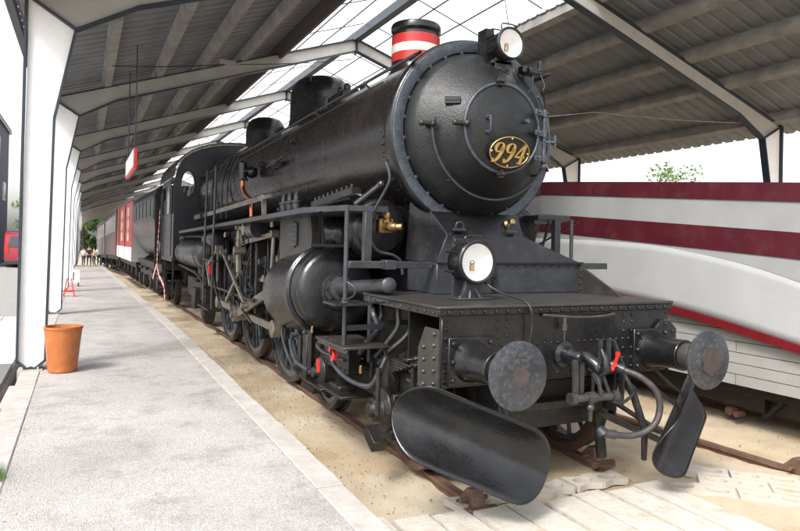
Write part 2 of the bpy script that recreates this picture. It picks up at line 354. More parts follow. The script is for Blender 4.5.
# pebbles and litter on the sand
b = MB()
for i in range(3600):
    y = random.uniform(-2.5, 9); x = random.choice([random.uniform(-1.75, -.85), random.uniform(-1.7, 4)])
    s_ = random.uniform(.0025, .008) * (1.6 if random.random() < .03 else 1)
    b.add([(x + s_ * random.uniform(.6, 1.3) * dx, y + s_ * random.uniform(.6, 1.3) * dy, -.055 + s_ * dz) for dx, dy, dz in ((1, 0, 0), (0, 1, 0), (-1, 0, 0), (0, -1, 0), (0, 0, 1), (0, 0, -1.5))],
          [(0, 1, 4), (1, 2, 4), (2, 3, 4), (3, 0, 4), (1, 0, 5), (2, 1, 5), (3, 2, 5), (0, 3, 5)])
M['pebble'] = mat('pebbles', (.40, .34, .26), .9, col2=(.12, .09, .065), nscale=15)
tag(b.build('gravel', 'pebble', flat=True), 'small brown pebbles and crumbs scattered over the sand along the locomotive', 'gravel', kind='stuff')

# rails
def rail(name, x, y0, y1, label, step=2., f=bend):
    prof = [(-.036, 0), (-.036, -.03), (-.010, -.045), (-.010, -.12), (-.06, -.14), (-.06, -.15), (.06, -.15), (.06, -.14), (.010, -.12), (.010, -.045), (.036, -.03), (.036, 0)]
    b = MB(); n = max(1, int((y1 - y0) / step)); Y = [y0 + (y1 - y0) * i / n for i in range(n + 1)]; k = len(prof)
    vs = [(x + f(y) + px, y, pz + fall(y)) for y in Y for px, pz in prof]
    fs = [(i * k + j, i * k + (j + 1) % k, (i + 1) * k + (j + 1) % k, (i + 1) * k + j) for i in range(n) for j in range(k)] + [tuple(range(k)), tuple(n * k + j for j in range(k))[::-1]]
    b.add(vs, fs); o = b.build(name, 'railmat', flat=True)
    return tag(o, label, 'rail', 'rusty rails laid in the sand')
M['railmat'] = mat('rusty_rail', (.17, .095, .065), .65, .25, col2=(.09, .05, .035), nscale=12, bump=.3, grime=(.24, .2, .17), gamt=.4)
rail('rail', -.755, .15, 90, 'rusty rail under the locomotive on the platform side')
rail('rail', .755, .30, 90, 'rusty rail under the locomotive on the side away from the platform')
rail('rail', 2.22, -4, 40, 'lone rusty rail in the sand between the locomotive and the snowplough', f=lambda y: -.055 * y)
rail('rail', 3.85, -6, 40, 'rusty rail in the shade under the near side of the snowplough', f=lambda y: 0)
rail('rail', 5.29, -6, 40, 'rusty rail in the shade under the far side of the snowplough', f=lambda y: 0)
# stop blocks on the rail ends
def chock(x, y, label):
    b = MB(); b.prism([(y - .02, -.03), (y + .20, -.03), (y + .20, .02), (y + .12, .10), (y + .05, .11), (y + .02, .03)], x - .05, x + .05, 'yz'); b.cyl((x - .12, y + .1, .02), (x + .12, y + .1, .02), .018, n=8); b.box((x, y - .03, -.02), (.24, .05, .05))
    tag(b.build('rail_stop', 'railmat', bevel=.004), label, 'rail stop', 'rusty stops clamped on rail ends')
chock(.80, .42, 'rusty stop clamped on the rail end below the brake hose')
chock(-.755, -.02, 'rusty stop on the rail end behind the left plough blade')
chock(2.25, -.52, 'rusty stop on the lone rail at the right edge of the photo')

# crossing boards and lattice stones in front
xs0 = -1.75; i = 0
for i in range(9):
    w_ = .272 + .008 * math.sin(i * 3.1); x0 = -1.74 + i * .295
    ye = [.10, .05, -.02, -.03, -.06, -.1, -.10, -.12, -.14][i] + (-.03 if i % 2 else .02)
    b = MB(); b.b2(x0, x0 + w_, -3.2, ye, -.07, -.004 + .005 * math.sin(i * 2.7))
    o = b.build('crossing_board', 'crossing', bevel=.006)
    tag(o, 'weathered pale crossing plank, %s' % ['beside the platform edge', 'second from the platform', 'third from the platform', 'fourth from the platform', 'in the middle of the row', 'fourth from the right end', 'third from the right end', 'second from the right end', 'at the right end by the lattice stones'][i], 'plank', 'crossing planks in front of the locomotive')
def lattice(cx, cy, ang, label):
    b = MB(); L_ = .52; W_ = .17; r = Matrix.Rotation(ang, 3, 'Z'); N = 44
    def waist(u): return W_ * (.78 + .22 * math.cos(4 * PI * u)) / 2 + .03
    outer = []
    for k in range(N): u = k / (N - 1); outer.append((-L_ / 2 + L_ * u, waist(u)))
    for k in range(N): u = 1 - k / (N - 1); outer.append((-L_ / 2 + L_ * u, -waist(u)))
    # plate with two oval holes: upper surface as strips round each hole
    for hx in (-L_ / 4, L_ / 4):
        n = 28; vs = []; fs = []
        for k in range(n):
            a = 2 * PI * k / n; ix, iy = .090 * math.cos(a), .056 * math.sin(a)
            ox = max(-L_ / 4, min(L_ / 4, .19 * math.cos(a))); oy = max(-1, min(1, 1.5 * math.sin(a))) * waist((hx + ox + L_ / 2) / L_)
            for zz in (.0, -.05):
                vs += [r @ Vector((hx + ix, iy, zz)), r @ Vector((hx + ox, oy, zz))]
        for k in range(n):
            a = 4 * k; c = 4 * ((k + 1) % n); fs += [(a, a + 1, c + 1, c), (a + 2, a, c, c + 2), (a + 1, a + 3, c + 3, c + 1)]
        b.add([v + Vector((cx, cy, -.014 + .003 * math.sin(cx * 40 + cy * 17))) for v in vs], fs)
    tag(b.build('lattice_stone', 'lattice', bevel=0), label, 'lattice stone', 'lattice paving stones set in sand')
k = 0
LS = []
e1 = Vector((math.cos(-.80), math.sin(-.80))); e2 = Vector((-e1.y, e1.x))
for j in range(3):
    for i in range(4):
        c = Vector((1.10, -.36)) + e1 * (.54 * i + (.27 if j % 2 else 0)) + e2 * (.24 * j)
        if i == 3 and j == 0: continue
        LS.append((c, -.80))
names = ['first in the row touching the planks, nearest the locomotive', 'second in the row touching the planks', 'third in the row touching the planks', 'first in the middle row', 'second in the middle row', 'third in the middle row', 'last in the middle row', 'first in the outer row', 'second in the outer row', 'third in the outer row', 'last in the outer row']
for (c, a), nm_ in zip(LS, names): lattice(c.x, c.y, a, 'lattice stone with two holes, ' + nm_)
for (x, y, a), l_ in zip(((-.64, .16, .10), (-.09, .13, .05), (.46, .13, -.04)), ('beside the tip of the left plough blade', 'behind the planks below the coupling', 'behind the planks below the brake hose')):
    lattice(x, y, a, 'lattice stone half sunk in sand ' + l_)

# ------------------------------------------------------------------ canopy
XL, XR, XRG, ZRG = -4.03, 9.23, 2.6, 6.95
SL = (ZRG - 4.70) / (XRG - XL)
def ztop(x): return ZRG - SL * abs(x - XRG)
FR0, FRS, NFR = 4.85, 6.2, 16
def frame(y, first=False):
    root = thing('canopy_frame', 'x', 'canopy frame', (XRG, y, .3), 'steel portal frames of the canopy')
    for sgn in (-1, 1):
        def X(x): return XRG + sgn * (XRG - x) * (1 if sgn < 0 else 1.08)      # x given on the left half
        def Zr(x, z): return z if sgn < 0 or z < .5 else z - .17 * (XRG - x) / 6.63
        colp = [(-4.04, .42), (-3.91, .30), (-3.77, .42), (-3.74, 3.3), (-3.53, 4.38), (-4.02, 4.69)]
        b = MB(); b.prism([(X(x), Zr(x, z)) for x, z in colp], y - .012, y + .012, 'xz'); c = b.build('column', 'colwhite', root, flat=True)
        b = MB()
        def flange(p, q, ww=.16, th=.022, o=0):
            b.bar((X(p[0]), y, p[1]), (X(q[0]), y, q[1]), ww, th)
        def fl(p, q, ww=.15, th=.024):
            a = Vector((X(p[0]), 0, Zr(*p))); c_ = Vector((X(q[0]), 0, Zr(*q))); d = (c_ - a).normalized(); nn_ = Vector((-d.z, 0, d.x)) * th / 2
            vs = []
            for yy_ in (y - ww / 2, y + ww / 2):
                for pt in (a - nn_, a + nn_, c_ + nn_, c_ - nn_): vs.append((pt.x, yy_, pt.z))
            b.add(vs, [(3, 2, 1, 0), (4, 5, 6, 7), (0, 1, 5, 4), (1, 2, 6, 5), (2, 3, 7, 6), (3, 0, 4, 7)])
        fl((-4.05, 4.69), (-4.05, .40)); fl((-4.05, .41), (-3.91, .285)); fl((-3.91, .285), (-3.76, .41)); fl((-3.76, .40), (-3.73, 3.3)); fl((-3.73, 3.3), (-3.52, 4.40))
        fl((-3.52, 4.40), (-4.03, 4.71))
        b.cyl((X(-3.91), y - .06, .30), (X(-3.91), y + .06, .30), .045, n=12)
        b.build('flange', 'navy', c, flat=True)
        b = MB(); b.m = 0
        b.b2(X(-3.91) - .13, X(-3.91) + .13, y - .12, y + .12, .2, .315); b.bolt((X(-3.83), y - .08, .315), (0, 0, 1), .012, .03); b.bolt((X(-3.99), y - .08, .315), (0, 0, 1), .012, .03)
        b.build('base_shoe', 'kerb', root, flat=True)
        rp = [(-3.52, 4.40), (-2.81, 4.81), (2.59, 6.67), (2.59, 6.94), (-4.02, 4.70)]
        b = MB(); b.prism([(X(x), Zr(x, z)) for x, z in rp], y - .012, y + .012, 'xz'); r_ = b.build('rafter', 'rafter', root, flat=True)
        b = MB(); fl((-3.52, 4.395), (-2.81, 4.80), .15); fl((-2.81, 4.80), (2.588, 6.66), .15); fl((-4.05, 4.705), (2.585, 6.955), .15)
        fl((2.585, 6.60), (2.585, 6.97), .15, .014)
        b.build('flange', 'navy', r_, flat=True)
        # down pipe
    return root
tpl = None
ords = ['', 'second', 'third', 'fourth', 'fifth', 'sixth', 'seventh', 'eighth', 'ninth', 'tenth', 'eleventh', 'twelfth', 'thirteenth', 'fourteenth', 'fifteenth', 'sixteenth']
for i in range(NFR):
    if tpl is None: tpl = frame(FR0); o = tpl
    else: o = copy_tree(tpl); o.location = (XRG, FR0 + i * FRS, .3 + fall(FR0 + i * FRS))
    o['label'] = 'nearest white canopy frame, its wide column beside the terracotta pot' if i == 0 else ('farthest white canopy frame at the end of the platform' if i == NFR - 1 else 'white steel canopy frame with dark flanges, %s from the pot going along the platform' % ords[i])
# roof sheets
Y0R, Y1R = 1.7, FR0 + FRS * (NFR - 1) + 1.5
def sheet_roof(x0, x1, name, m, label, zo=.235, pitch=.30):
    b = MB(); ys = []; y = Y0R
    while y < Y1R:
        ys += [(y, 0), (y + pitch * .62, 0), (y + pitch * .70, .035), (y + pitch * .92, .035)]; y += pitch
    n = len(ys); vs = []
    for x in (x0, x1): vs += [(x, q, ztop(x) + zo + h) for q, h in ys]
    b.add(vs, [(i, i + 1, n + i + 1, n + i) for i in range(n - 1)])
    return tag(b.build(name, m, flat=True), label, 'roof', 'canopy roof sheeting')
sheet_roof(-4.22, .62, 'roof_sheeting', 'steelroof', 'grey ribbed metal roof slope over the platform side of the canopy')
sheet_roof(10.5, 4.62, 'roof_sheeting', 'steelroof', 'grey ribbed metal roof slope on the snowplough side of the canopy')
for (x0, x1, s_) in ((.62, 2.6, 'left'), (4.62, 2.6, 'right')):
    b = MB(); ys = []; y = Y0R; wv = .09; n = int((Y1R - Y0R) / .03)
    Y = [Y0R + (Y1R - Y0R) * i / 2600 for i in range(2601)]
    vs = [(x, q, ztop(x) + .24 + .012 * math.cos(2 * PI * q / .15)) for x in (x0, x1) for q in Y]; n = len(Y)
    b.add(vs, [(i, i + 1, n + i + 1, n + i) for i in range(n - 1)])
    tag(b.build('skylight_sheeting', 'skylight', sharp=180), 'bright translucent corrugated skylight strip on the %s of the ridge' % ('platform side' if s_ == 'left' else 'snowplough side'), 'skylight', 'skylight strips along the ridge')
# purlins
def purlin(x, ww, hh, m, label, cat='purlin', nm='purlin', zo=.0):
    sg = 1 if x > XRG else -1; an = math.atan(SL) * sg
    b = MB(); rot = Matrix.Rotation(an, 3, 'Y'); ly = Y1R - Y0R - .1; b.box((x, (Y0R + Y1R) / 2, ztop(x) + .015 + hh / 2 + zo), (ww, ly, hh), rot)
    tag(b.build(nm, m, flat=True), label, cat, 'purlins carrying the canopy roof')
pn = {-3.02: 'nearest the platform columns', -2.0: 'second from the platform columns', -1.1: 'third from the platform columns', -.2: 'fourth from the platform columns'}
for x, s_ in pn.items(): purlin(x, .13, .20, 'timber', 'long grey timber purlin under the left roof slope, ' + s_)
purlin(-4.1, .10, .18, 'timber', 'long grey timber purlin over the heads of the white platform columns')
purlin(.66, .09, .30, 'trim', 'dark brown trim beam where the left roof slope meets the skylight', zo=-.10)
for x, s_ in {5.8: 'second below the skylight', 6.95: 'third below the skylight', 8.05: 'fourth below the skylight', 9.62: 'lowest, along the right eave', 4.72: 'along the lower edge of the skylight'}.items():
    purlin(x, .17, .26, 'timber', 'long grey timber purlin under the right roof slope, ' + s_)
b = MB(); b.b2(2.51, 2.69, Y0R, Y1R, 6.90, 7.10); tag(b.build('ridge_beam', 'navy', flat=True), 'dark ridge beam running along the top of the canopy between the skylights', 'beam')
# light skylight bars
def bars(side, nm):
    root = thing('skylight_bars', 'x', 'glazing bars', (XRG, 0, 6.5), 'thin bars carrying the skylights')
    root['label'] = 'thin dark bars crossing under the skylight strip on the %s of the ridge' % nm
    for x in (1.3, 1.95):
        X = x if side < 0 else 2 * XRG - x; b = MB(); b.b2(X - .012, X + .012, Y0R, Y1R, ztop(X) + .195, ztop(X) + .22); b.build('rod', 'navy', root, flat=True)
    i = 0; y = Y0R + .3
    while y < 75:
        b = MB(); X0, X1 = (.7, 2.5) if side < 0 else (4.5, 2.7)
        b.bar((X0, y, ztop(X0) + .20), (X1, y, ztop(X1) + .20), .014, .02); b.build('bar', 'grey', root, flat=True); y += 2.07
bars(-1, 'platform side'); bars(1, 'snowplough side')
b = MB()
for x, h in ((-4.72, 4.42), (10.15, 4.33)):
    pass
# gutter on left eave
b = MB(); b.b2(-4.30, -4.21, Y0R, Y1R, 4.70, 4.84); tag(b.build('gutter', 'navy', flat=True), 'dark gutter along the left eave of the canopy', 'gutter')
# cables under the roof
def cable(pts, r, label, m='cable', name='cable', cat='cable', n=5, grp=None):
    b = MB(); P = []
    for i in range(len(pts) - 1):
        a, c = Vector(pts[i]), Vector(pts[i + 1])
        for k in range(8):
            t = k / 8; q = a.lerp(c, t); q.z -= .05 * math.sin(PI * t) * min(1, (c - a).length / 4); P.append(q)
    P.append(Vector(pts[-1])); b.tube(P, r, n); return tag(b.build(name, m), label, cat, grp)
cable([(-3.0, 8.3, 4.86), (-.95, 8.8, 5.3), (1.9, 9.6, 6.0), (2.6, 11.0, 6.6)], .009, 'thin dark cable slung across under the left roof slope')
b = MB(); b.box((-.95, 8.8, 5.33), (.30, .09, .09)); b.cyl((-.8, 8.8, 5.33), (-.72, 8.8, 5.33), .03, n=8)
tag(b.build('junction_box', 'timber', bevel=.01), 'small pale junction box on the cable under the left roof slope', 'junction box')
cable([(4.1, 7.5, 4.55), (6.2, 6.5, 4.75), (8.8, 5.0, 4.55)], .010, 'thin pale cable slung across under the right roof slope', 'timber')
cable([(2.55, 4.8, 6.7), (2.62, 4.3, 4.35), (2.66, 4.2, 2.3)], .007, 'thin dark cable hanging down from the ridge behind the upper headlamp')
b = MB(); b.sph((2.62, 4.35, 4.35), .07, 10, (1, 1, .8)); b.cyl((2.62, 4.35, 4.40), (2.62, 4.35, 4.52), .035, n=8)
tag(b.build('lamp_holder', 'timber'), 'small pale lamp holder on the cable behind the upper headlamp', 'lamp holder')

# hanging sign
t = thing('hanging_sign', 'white box sign with red frame hanging on two rods over the platform', 'sign', (-2.68, 7.6, 3.1))
b = MB(); b.b2(-2.705, -2.655, 6.95, 9.1, 2.98, 3.30); b.build('frame', 'bright_red', t, bevel=.006)
b = MB(); b.b2(-2.711, -2.706, 6.99, 9.06, 3.02, 3.29); b.build('face', 'white', t, flat=True)
for y in (7.1, 8.9):
    b = MB(); b.cyl((-2.68, y, 3.30), (-2.68, y, 4.95), .010, n=6); b.build('rod', 'grey', t)

# terracotta pot
b = MB(); b.lathe((-3.57, 4.62, .304), (0, 0, 1), [(0, 0), (.145, 0), (.155, .01), (.20, .47), (.205, .50), (.212, .505), (.212, .53), (.19, .53), (.185, .50), (.14, .05), (0, .04)], 40)
tag(b.build('plant_pot', 'terracotta'), 'tall empty terracotta pot on the platform beside the nearest white column', 'plant pot')

# notice stand and red trestle
t = thing('notice_board', 'small white free standing notice board on the platform beside the third column', 'notice board', (-3.5, 19.5, .3))
b = MB(); b.b2(-3.83, -3.47, 19.48, 19.52, .40, .84); b.build('panel', 'white', t, bevel=.005)
b = MB(); b.b2(-3.665, -3.635, 19.472, 19.479, .50, .76); b.build('mark', 'navy', t, flat=True)
for x in (-3.80, -3.50):
    b = MB(); b.b2(x - .02, x + .02, 19.42, 19.58, .3, .42); b.build('foot', 'grey', t)
t = thing('trestle', 'small red folding trestle behind the second white column', 'trestle', (-3.62, 15.5, .3))
for s_ in (-1, 1):
    for yb in (15.35, 15.65):
        b = MB(); b.bar((-3.70 + s_ * .13, yb, .3), (-3.70 + s_ * .05, 15.5, .78), .03, .03); b.build('leg', 'bright_red', t)
b = MB(); b.bar((-3.80, 15.40, .45), (-3.60, 15.40, .45), .025, .05); b.build('crossbar', 'bright_red', t)

# grass tuft on kerb
b = MB()
for i in range(60):
    a = random.uniform(0, 2 * PI); r = random.uniform(0, .05); x, y = -3.83 + r * math.cos(a) * .6, .95 + r * math.sin(a) * 2.5; h = random.uniform(.04, .11); dx, dy = random.uniform(-.04, .04), random.uniform(-.04, .04)
    b.add([(x - .003, y, .29), (x + .003, y, .29), (x + dx, y + dy, .30 + h)], [(0, 1, 2)])
tag(b.build('grass_tuft', 'leaf3', flat=True), 'small green grass tuft growing between the kerb and the platform', 'grass tuft')
# grit and dead leaves gathered along the kerb and the platform edge
b = MB()
for i in range(900):
    side = random.random() < .6; y = random.uniform(-2.5, 12); x = (-3.80 + abs(random.gauss(0, .07))) if side else (-2.0 + bend(y) - abs(random.gauss(0, .05))); s_ = random.uniform(.003, .009)
    b.add([(x + s_ * dx, y + s_ * dy * 1.4, .301 + s_ * dz * .5) for dx, dy, dz in ((1, 0, 0), (0, 1, 0), (-1, 0, 0), (0, -1, 0), (0, 0, 1))], [(0, 1, 4), (1, 2, 4), (2, 3, 4), (3, 0, 4)])
tag(b.build('grit', 'pebble', flat=True), 'fine grit gathered along the kerb and the edge stones of the platform', 'grit', kind='stuff')
# gully grating by the kerb
b = MB()
for i in range(6): b.b2(-4.33 + i * .03, -4.315 + i * .03, 3.4, 3.75, .262, .272)
tag(b.build('drain_grate', 'oily', flat=True), 'small dark drain grate beside the kerb near the left edge', 'drain grate')
# ------------------------------------------------------------------ steam locomotive
M['couple'] = mat('worn_coupling_steel', (.09, .088, .085), .36, .5, col2=(.035, .033, .03), nscale=10, bump=.15)
loco = thing('steam_locomotive', 'large black steam locomotive numbered 994 with two white headlamps beside the platform', 'steam locomotive')
ZC = 2.95
def B(b, name, m, parent=None, **k): return b.build(name, m, parent or loco, **k)
def arc(c, r, a0, a1, n, plane='xz', d=0):
    out = []
    for i in range(n + 1):
        a = a0 + (a1 - a0) * i / n; u, v = c[0] + r * math.cos(a), c[1] + r * math.sin(a)
        out.append({'xz': (u, d, v), 'yz': (d, u, v), 'xy': (u, v, d)}[plane])
    return out
# --- boiler barrel with lagging bands
b = MB(); AX = (0, -1, 0)
b.lathe((0, 12.1, ZC), AX, [(.0, 0), (.97, 0), (.97, 2.6), (.93, 3.6), (.885, 5.2), (.885, 8.8), (.875, 10.62)], 64)
boiler = B(b, 'boiler', 'boiler')
b = MB()
for y in (3.3, 4.35, 5.35, 6.5, 7.3, 8.4, 9.6, 10.8):
    r = .875 if y < 6.9 else .885 if y < 7.5 else .93 if y < 9 else .975
    b = MB(); b.lathe((0, y + .03, ZC), AX, [(r - .02, 0), (r + .010, .004), (r + .013, .03), (r + .010, .056), (r - .02, .06)], 64); B(b, 'boiler_band', 'black', boiler)
b = MB()      # washout plugs and rows of rivets on the firebox side
for y in (9.9, 10.3, 10.7, 11.1, 11.5, 11.9):
    for a in range(-50, 80, 13):
        t = R_(a); p = (-.972 * math.cos(t), y, ZC + .972 * math.sin(t)); b.bolt(p, (-math.cos(t), 0, math.sin(t)), .012, .01)
for y, a in ((4.6, 20), (6.1, 8), (10.2, 30), (11.2, 12)):
    t = R_(a); b.lathe((-.88 * math.cos(t), y, ZC + .88 * math.sin(t)), (-math.cos(t), 0, math.sin(t)), [(.05, 0), (.05, .05), (.03, .06), (.03, .09), (0, .09)], 12)
B(b, 'washout_plugs', 'oily', boiler)
# --- smokebox and its front
b = MB(); b.lathe((0, 3.2, ZC), AX, [(.87, 0), (.875, 0.01), (.875, 1.66), (.90, 1.70), (.915, 1.80), (.905, 1.84)], 80)
smoke = B(b, 'smokebox', 'black')
b = MB()
for k in range(46):
    a = 2 * PI * k / 46
    for y in (1.62, 3.12): b.bolt((.876 * math.cos(a), y, ZC + .876 * math.sin(a)), (math.cos(a), 0, math.sin(a)), .011, .009)
B(b, 'rivets', 'black', smoke)
b = MB(); b.lathe((0, 1.44, ZC), AX, [(.88, -.04), (.915, -.02), (.922, .03), (.918, .08), (.905, .105), (.89, .112), (.86, .112), (.86, .05)], 96); B(b, 'front_rim', 'black', smoke)
b = MB(); b.lathe((0, 1.44, ZC), AX, [(.892, .08), (.892, .116), (.886, .123), (.80, .126), (.79, .12), (.782, .09), (.775, .09)], 96)
ring = B(b, 'front_ring', 'ring', smoke)
b = MB()
for k in range(26):
    a = 2 * PI * (k + .5) / 26; p = Vector((.79 * math.cos(a), 1.325, ZC + .79 * math.sin(a))); t = Matrix.Rotation(-a, 3, 'Y')
    b.box(p, (.040, .020, .032), t); b.bolt(p + Vector((0, -.008, 0)), (0, -1, 0), .010, .010)
B(b, 'door_clamp', 'ring', ring, bevel=.003)
def dishY(r):
    P = [(0, .66), (.06, .665), (.15, .70), (.25, .76), (.345, .825), (.385, .86), (.50, .985), (.62, 1.10), (.72, 1.20), (.775, 1.315)]
    for (a, ya), (c, yc) in zip(P, P[1:]):
        if r <= c: return ya + (yc - ya) * (r - a) / (c - a)
    return 1.33
b = MB(); pr_ = [(.778, 0), (.772, .02), (.76, .06), (.74, .10), (.72, .13), (.66, .175), (.60, .232), (.52, .315), (.46, .375), (.42, .412), (.395, .428)]
b.lathe((0, 1.33, ZC), AX, pr_, 96)
door = B(b, 'smokebox_door', 'door')
b = MB(); b.lathe((0, .905, ZC), AX, [(.396, 0), (.391, .016), (.378, .024), (.30, .046), (.20, .078), (.10, .106), (.04, .118), (0, .121)], 80)
idoor = B(b, 'inner_door', 'door', door)
b = MB(); b.tube(arc((0, ZC), .400, 0, 2 * PI, 80, d=.890)[:-1], .016, 10, closed=True); B(b, 'door_rim', 'ring', door)
b = MB(); b.tube(arc((0, ZC), .64, PI * .985, PI * 2.02, 60, d=1.045), .013, 10)
for a in (PI * 1.0, PI * 1.27, PI * 1.55, PI * 1.8): b.cyl((.64 * math.cos(a), 1.05, ZC + .64 * math.sin(a)), (.64 * math.cos(a), 1.15, ZC + .64 * math.sin(a)), .010, n=8)
B(b, 'curved_handrail', 'grey', door)
b = MB()
for x, yy_ in ((-.64, 1.06), (-.402, .885)):
    b.sph((x, yy_ - .03, ZC), .030, 12); b.cyl((x, yy_ - .03, ZC), (x, yy_ + .09, ZC), .018, n=10); b.cyl((x - .10, yy_, ZC + .004), (x, yy_ - .02, ZC), .026, .020, n=12); b.sph((x - .10, yy_, ZC + .004), .028, 10)
    b.cyl((x + .02, yy_ - .03, ZC), (x + .02, yy_ - .03, ZC + .06), .012, n=8)
for a in (PI / 2 + .12, -PI / 2 - .05):
    x, z = .418 * math.cos(a), ZC + .418 * math.sin(a); b.box((x, .89, z), (.05, .06, .075)); b.cyl((x - .045, .87, z), (x + .045, .87, z), .016, n=8); b.bolt((x, .855, z), (0, -1, 0), .02, .03)
B(b, 'door_catch', 'oily', door, bevel=.003)
b = MB(); b.tube([(-.205, .84, ZC + .07), (-.205, .785, ZC + .07), (-.205, .785, ZC - .06), (-.205, .84, ZC - .06)], .009, 8); b.cyl((-.205, .84, ZC + .07), (-.205, .81, ZC + .07), .02, n=10); b.cyl((-.205, .84, ZC - .06), (-.205, .81, ZC - .06), .02, n=10)
B(b, 'handle', 'ring', idoor)
b = MB(); b.box((-.47, .99, ZC + .22), (.14, .03, .065), Matrix.Rotation(R_(-35), 3, 'Z')); b.box((-.475, .975, ZC + .22), (.12, .012, .012), Matrix.Rotation(R_(-35), 3, 'Z')); B(b, 'maker_plate', 'black', door, bevel=.004)
# hinge on the right
b = MB(); b.cyl((.44, .86, 2.66), (.44, .86, 3.16), .017, n=10)
for z in (3.12, 2.93, 2.70):
    b.cyl((.44, .86, z - .03), (.44, .86, z + .03), .028, n=12); b.bar((.44, .86, z), (.30, .80, z), .02, .05); b.bar((.44, .86, z), (.56, 1.03, z), .03, .06); b.bolt((.34, .80, z), (0, -1, 0), .014, .02)
b.bar((.44, .84, 2.86), (.52, .80, 2.86), .02, .02); b.bar((.52, .80, 2.80), (.52, .80, 2.92), .02, .02)
b.bar((.46, .87, 2.66), (.60, 1.0, 2.62), .03, .03); b.bar((.36, .78, 3.15), (.24, .70, 3.23), .015, .015)
b.sph((.44, .86, 2.63), .03, 8); b.cyl((.20, .84, ZC + .07), (.20, .78, ZC + .07), .02, n=10)
B(b, 'hinge', 'ring', door, bevel=.002)
# number plate with gold 994
tilt = Matrix.Rotation(R_(17), 3, 'X'); PC = Vector((.012, .805, 2.725))
def PL(x, z, d=0): return PC + tilt @ Vector((x, -d, z))
b = MB(); N = 48; A_, B_ = .215, .142
vs = []
for d in (-.03, .012): vs += [PL(A_ * math.cos(2 * PI * k / N), B_ * math.sin(2 * PI * k / N), d) for k in range(N)]
b.add(vs, [tuple(range(N)), tuple(range(N, 2 * N))] + [(k, (k + 1) % N, N + (k + 1) % N, N + k) for k in range(N)])
plate = B(b, 'number_plate', 'black', idoor)
b = MB(); b.tube([PL(A_ * .97 * math.cos(2 * PI * k / N), B_ * .96 * math.sin(2 * PI * k / N), .014) for k in range(N)], .0045, 6, closed=True)
for a in (0, PI / 2, PI, 3 * PI / 2): b.bolt(PL(A_ * .90 * math.cos(a), B_ * .86 * math.sin(a), .012), tilt @ Vector((0, -1, 0)), .010, .008)
B(b, 'plate_border', 'gold', plate)
def stroke(b, pts, wd):
    # raised lettering stroke: pts in plate units, wd widths
    n = len(pts); Lf, Rt = [], []
    for i in range(n):
        a = Vector(pts[max(0, i - 1)]); c = Vector(pts[min(n - 1, i + 1)]); t = (c - a); t.normalize(); q = Vector((-t.y, t.x)) * wd[i] * 1.35 / 2; p = Vector(pts[i]); Lf.append(p + q); Rt.append(p - q)
    vs = [PL(v.x, v.y, .013) for v in Lf] + [PL(v.x, v.y, .013) for v in Rt] + [PL(v.x, v.y, .023) for v in Lf] + [PL(v.x, v.y, .023) for v in Rt]
    fs = []
    for i in range(n - 1): fs += [(2 * n + i, 2 * n + i + 1, 3 * n + i + 1, 3 * n + i), (i, i + 1, 2 * n + i + 1, 2 * n + i), (n + i, n + i + 1, 3 * n + i + 1, 3 * n + i)]
    fs += [(0, n, 3 * n, 2 * n), (n - 1, 2 * n - 1, 4 * n - 1, 3 * n - 1)]
    b.add(vs, fs)
def ital(x, z, ox): return ((ox + x + z * .20) * 1.22, z * 1.12)
def nine(b, ox):
    P, W = [], []
    for k in range(25):       # the bowl: thick on its sides, thin at top and bottom
        a = 2 * PI * k / 24; x, z = .030 * math.cos(a), .034 + .036 * math.sin(a); P.append(ital(x, z, ox)); W.append(.006 + .016 * abs(math.cos(a)) ** 1.5)
    stroke(b, P, W)
    P, W = [], []
    for k in range(15):       # the tail
        t = k / 14; x = .030 - .004 * t - .055 * t ** 2.6; z = .034 - .115 * math.sin(t * PI / 2) ** 1.1; P.append(ital(x, z, ox)); W.append(.022 * (1 - t) ** .7 + .006)
    stroke(b, P, W)
    c = ital(-.024, -.066, ox); q = []
    stroke(b, [(c[0] - .010, c[1] - .004), (c[0], c[1] + .002), (c[0] + .011, c[1])], [.008, .022, .010])
b = MB(); nine(b, -.104); nine(b, -.005)
def f4(x, z): return ital(x, z, .095)
stroke(b, [f4(.018, .072), f4(.018, -.080)], [.021, .021]); stroke(b, [f4(.016, .070), f4(-.042, -.030)], [.010, .008]); stroke(b, [f4(-.046, -.030), f4(.044, -.030)], [.012, .012]); stroke(b, [f4(-.006, -.081), f4(.040, -.081)], [.008, .008])
B(b, 'number', 'gold', plate, flat=True)
# --- chimney
CY = 2.66
b = MB(); b.lathe((0, CY, 3.62), (0, 0, 1), [(.46, -.02), (.40, .10), (.33, .17), (.285, .24), (.272, .30), (.272, .655), (.265, .66), (.262, .67), (.275, .68), (.287, .695), (.287, .745), (.278, .765), (.23, .765), (.22, .70), (.22, .3)], 48)
chim = B(b, 'chimney', 'black')
b = MB(); b.lathe((0, CY, 3.62), (0, 0, 1), [(.2725, .325), (.2765, .327), (.2765, .42), (.2725, .422)], 48); b.lathe((0, CY, 3.62), (0, 0, 1), [(.2725, .52), (.2765, .522), (.2765, .625), (.2725, .627)], 48); B(b, 'red_band', 'red', chim)
b = MB(); b.lathe((0, CY, 3.62), (0, 0, 1), [(.2725, .423), (.2775, .425), (.2775, .517), (.2725, .519)], 48); B(b, 'white_band', 'band_white', chim)
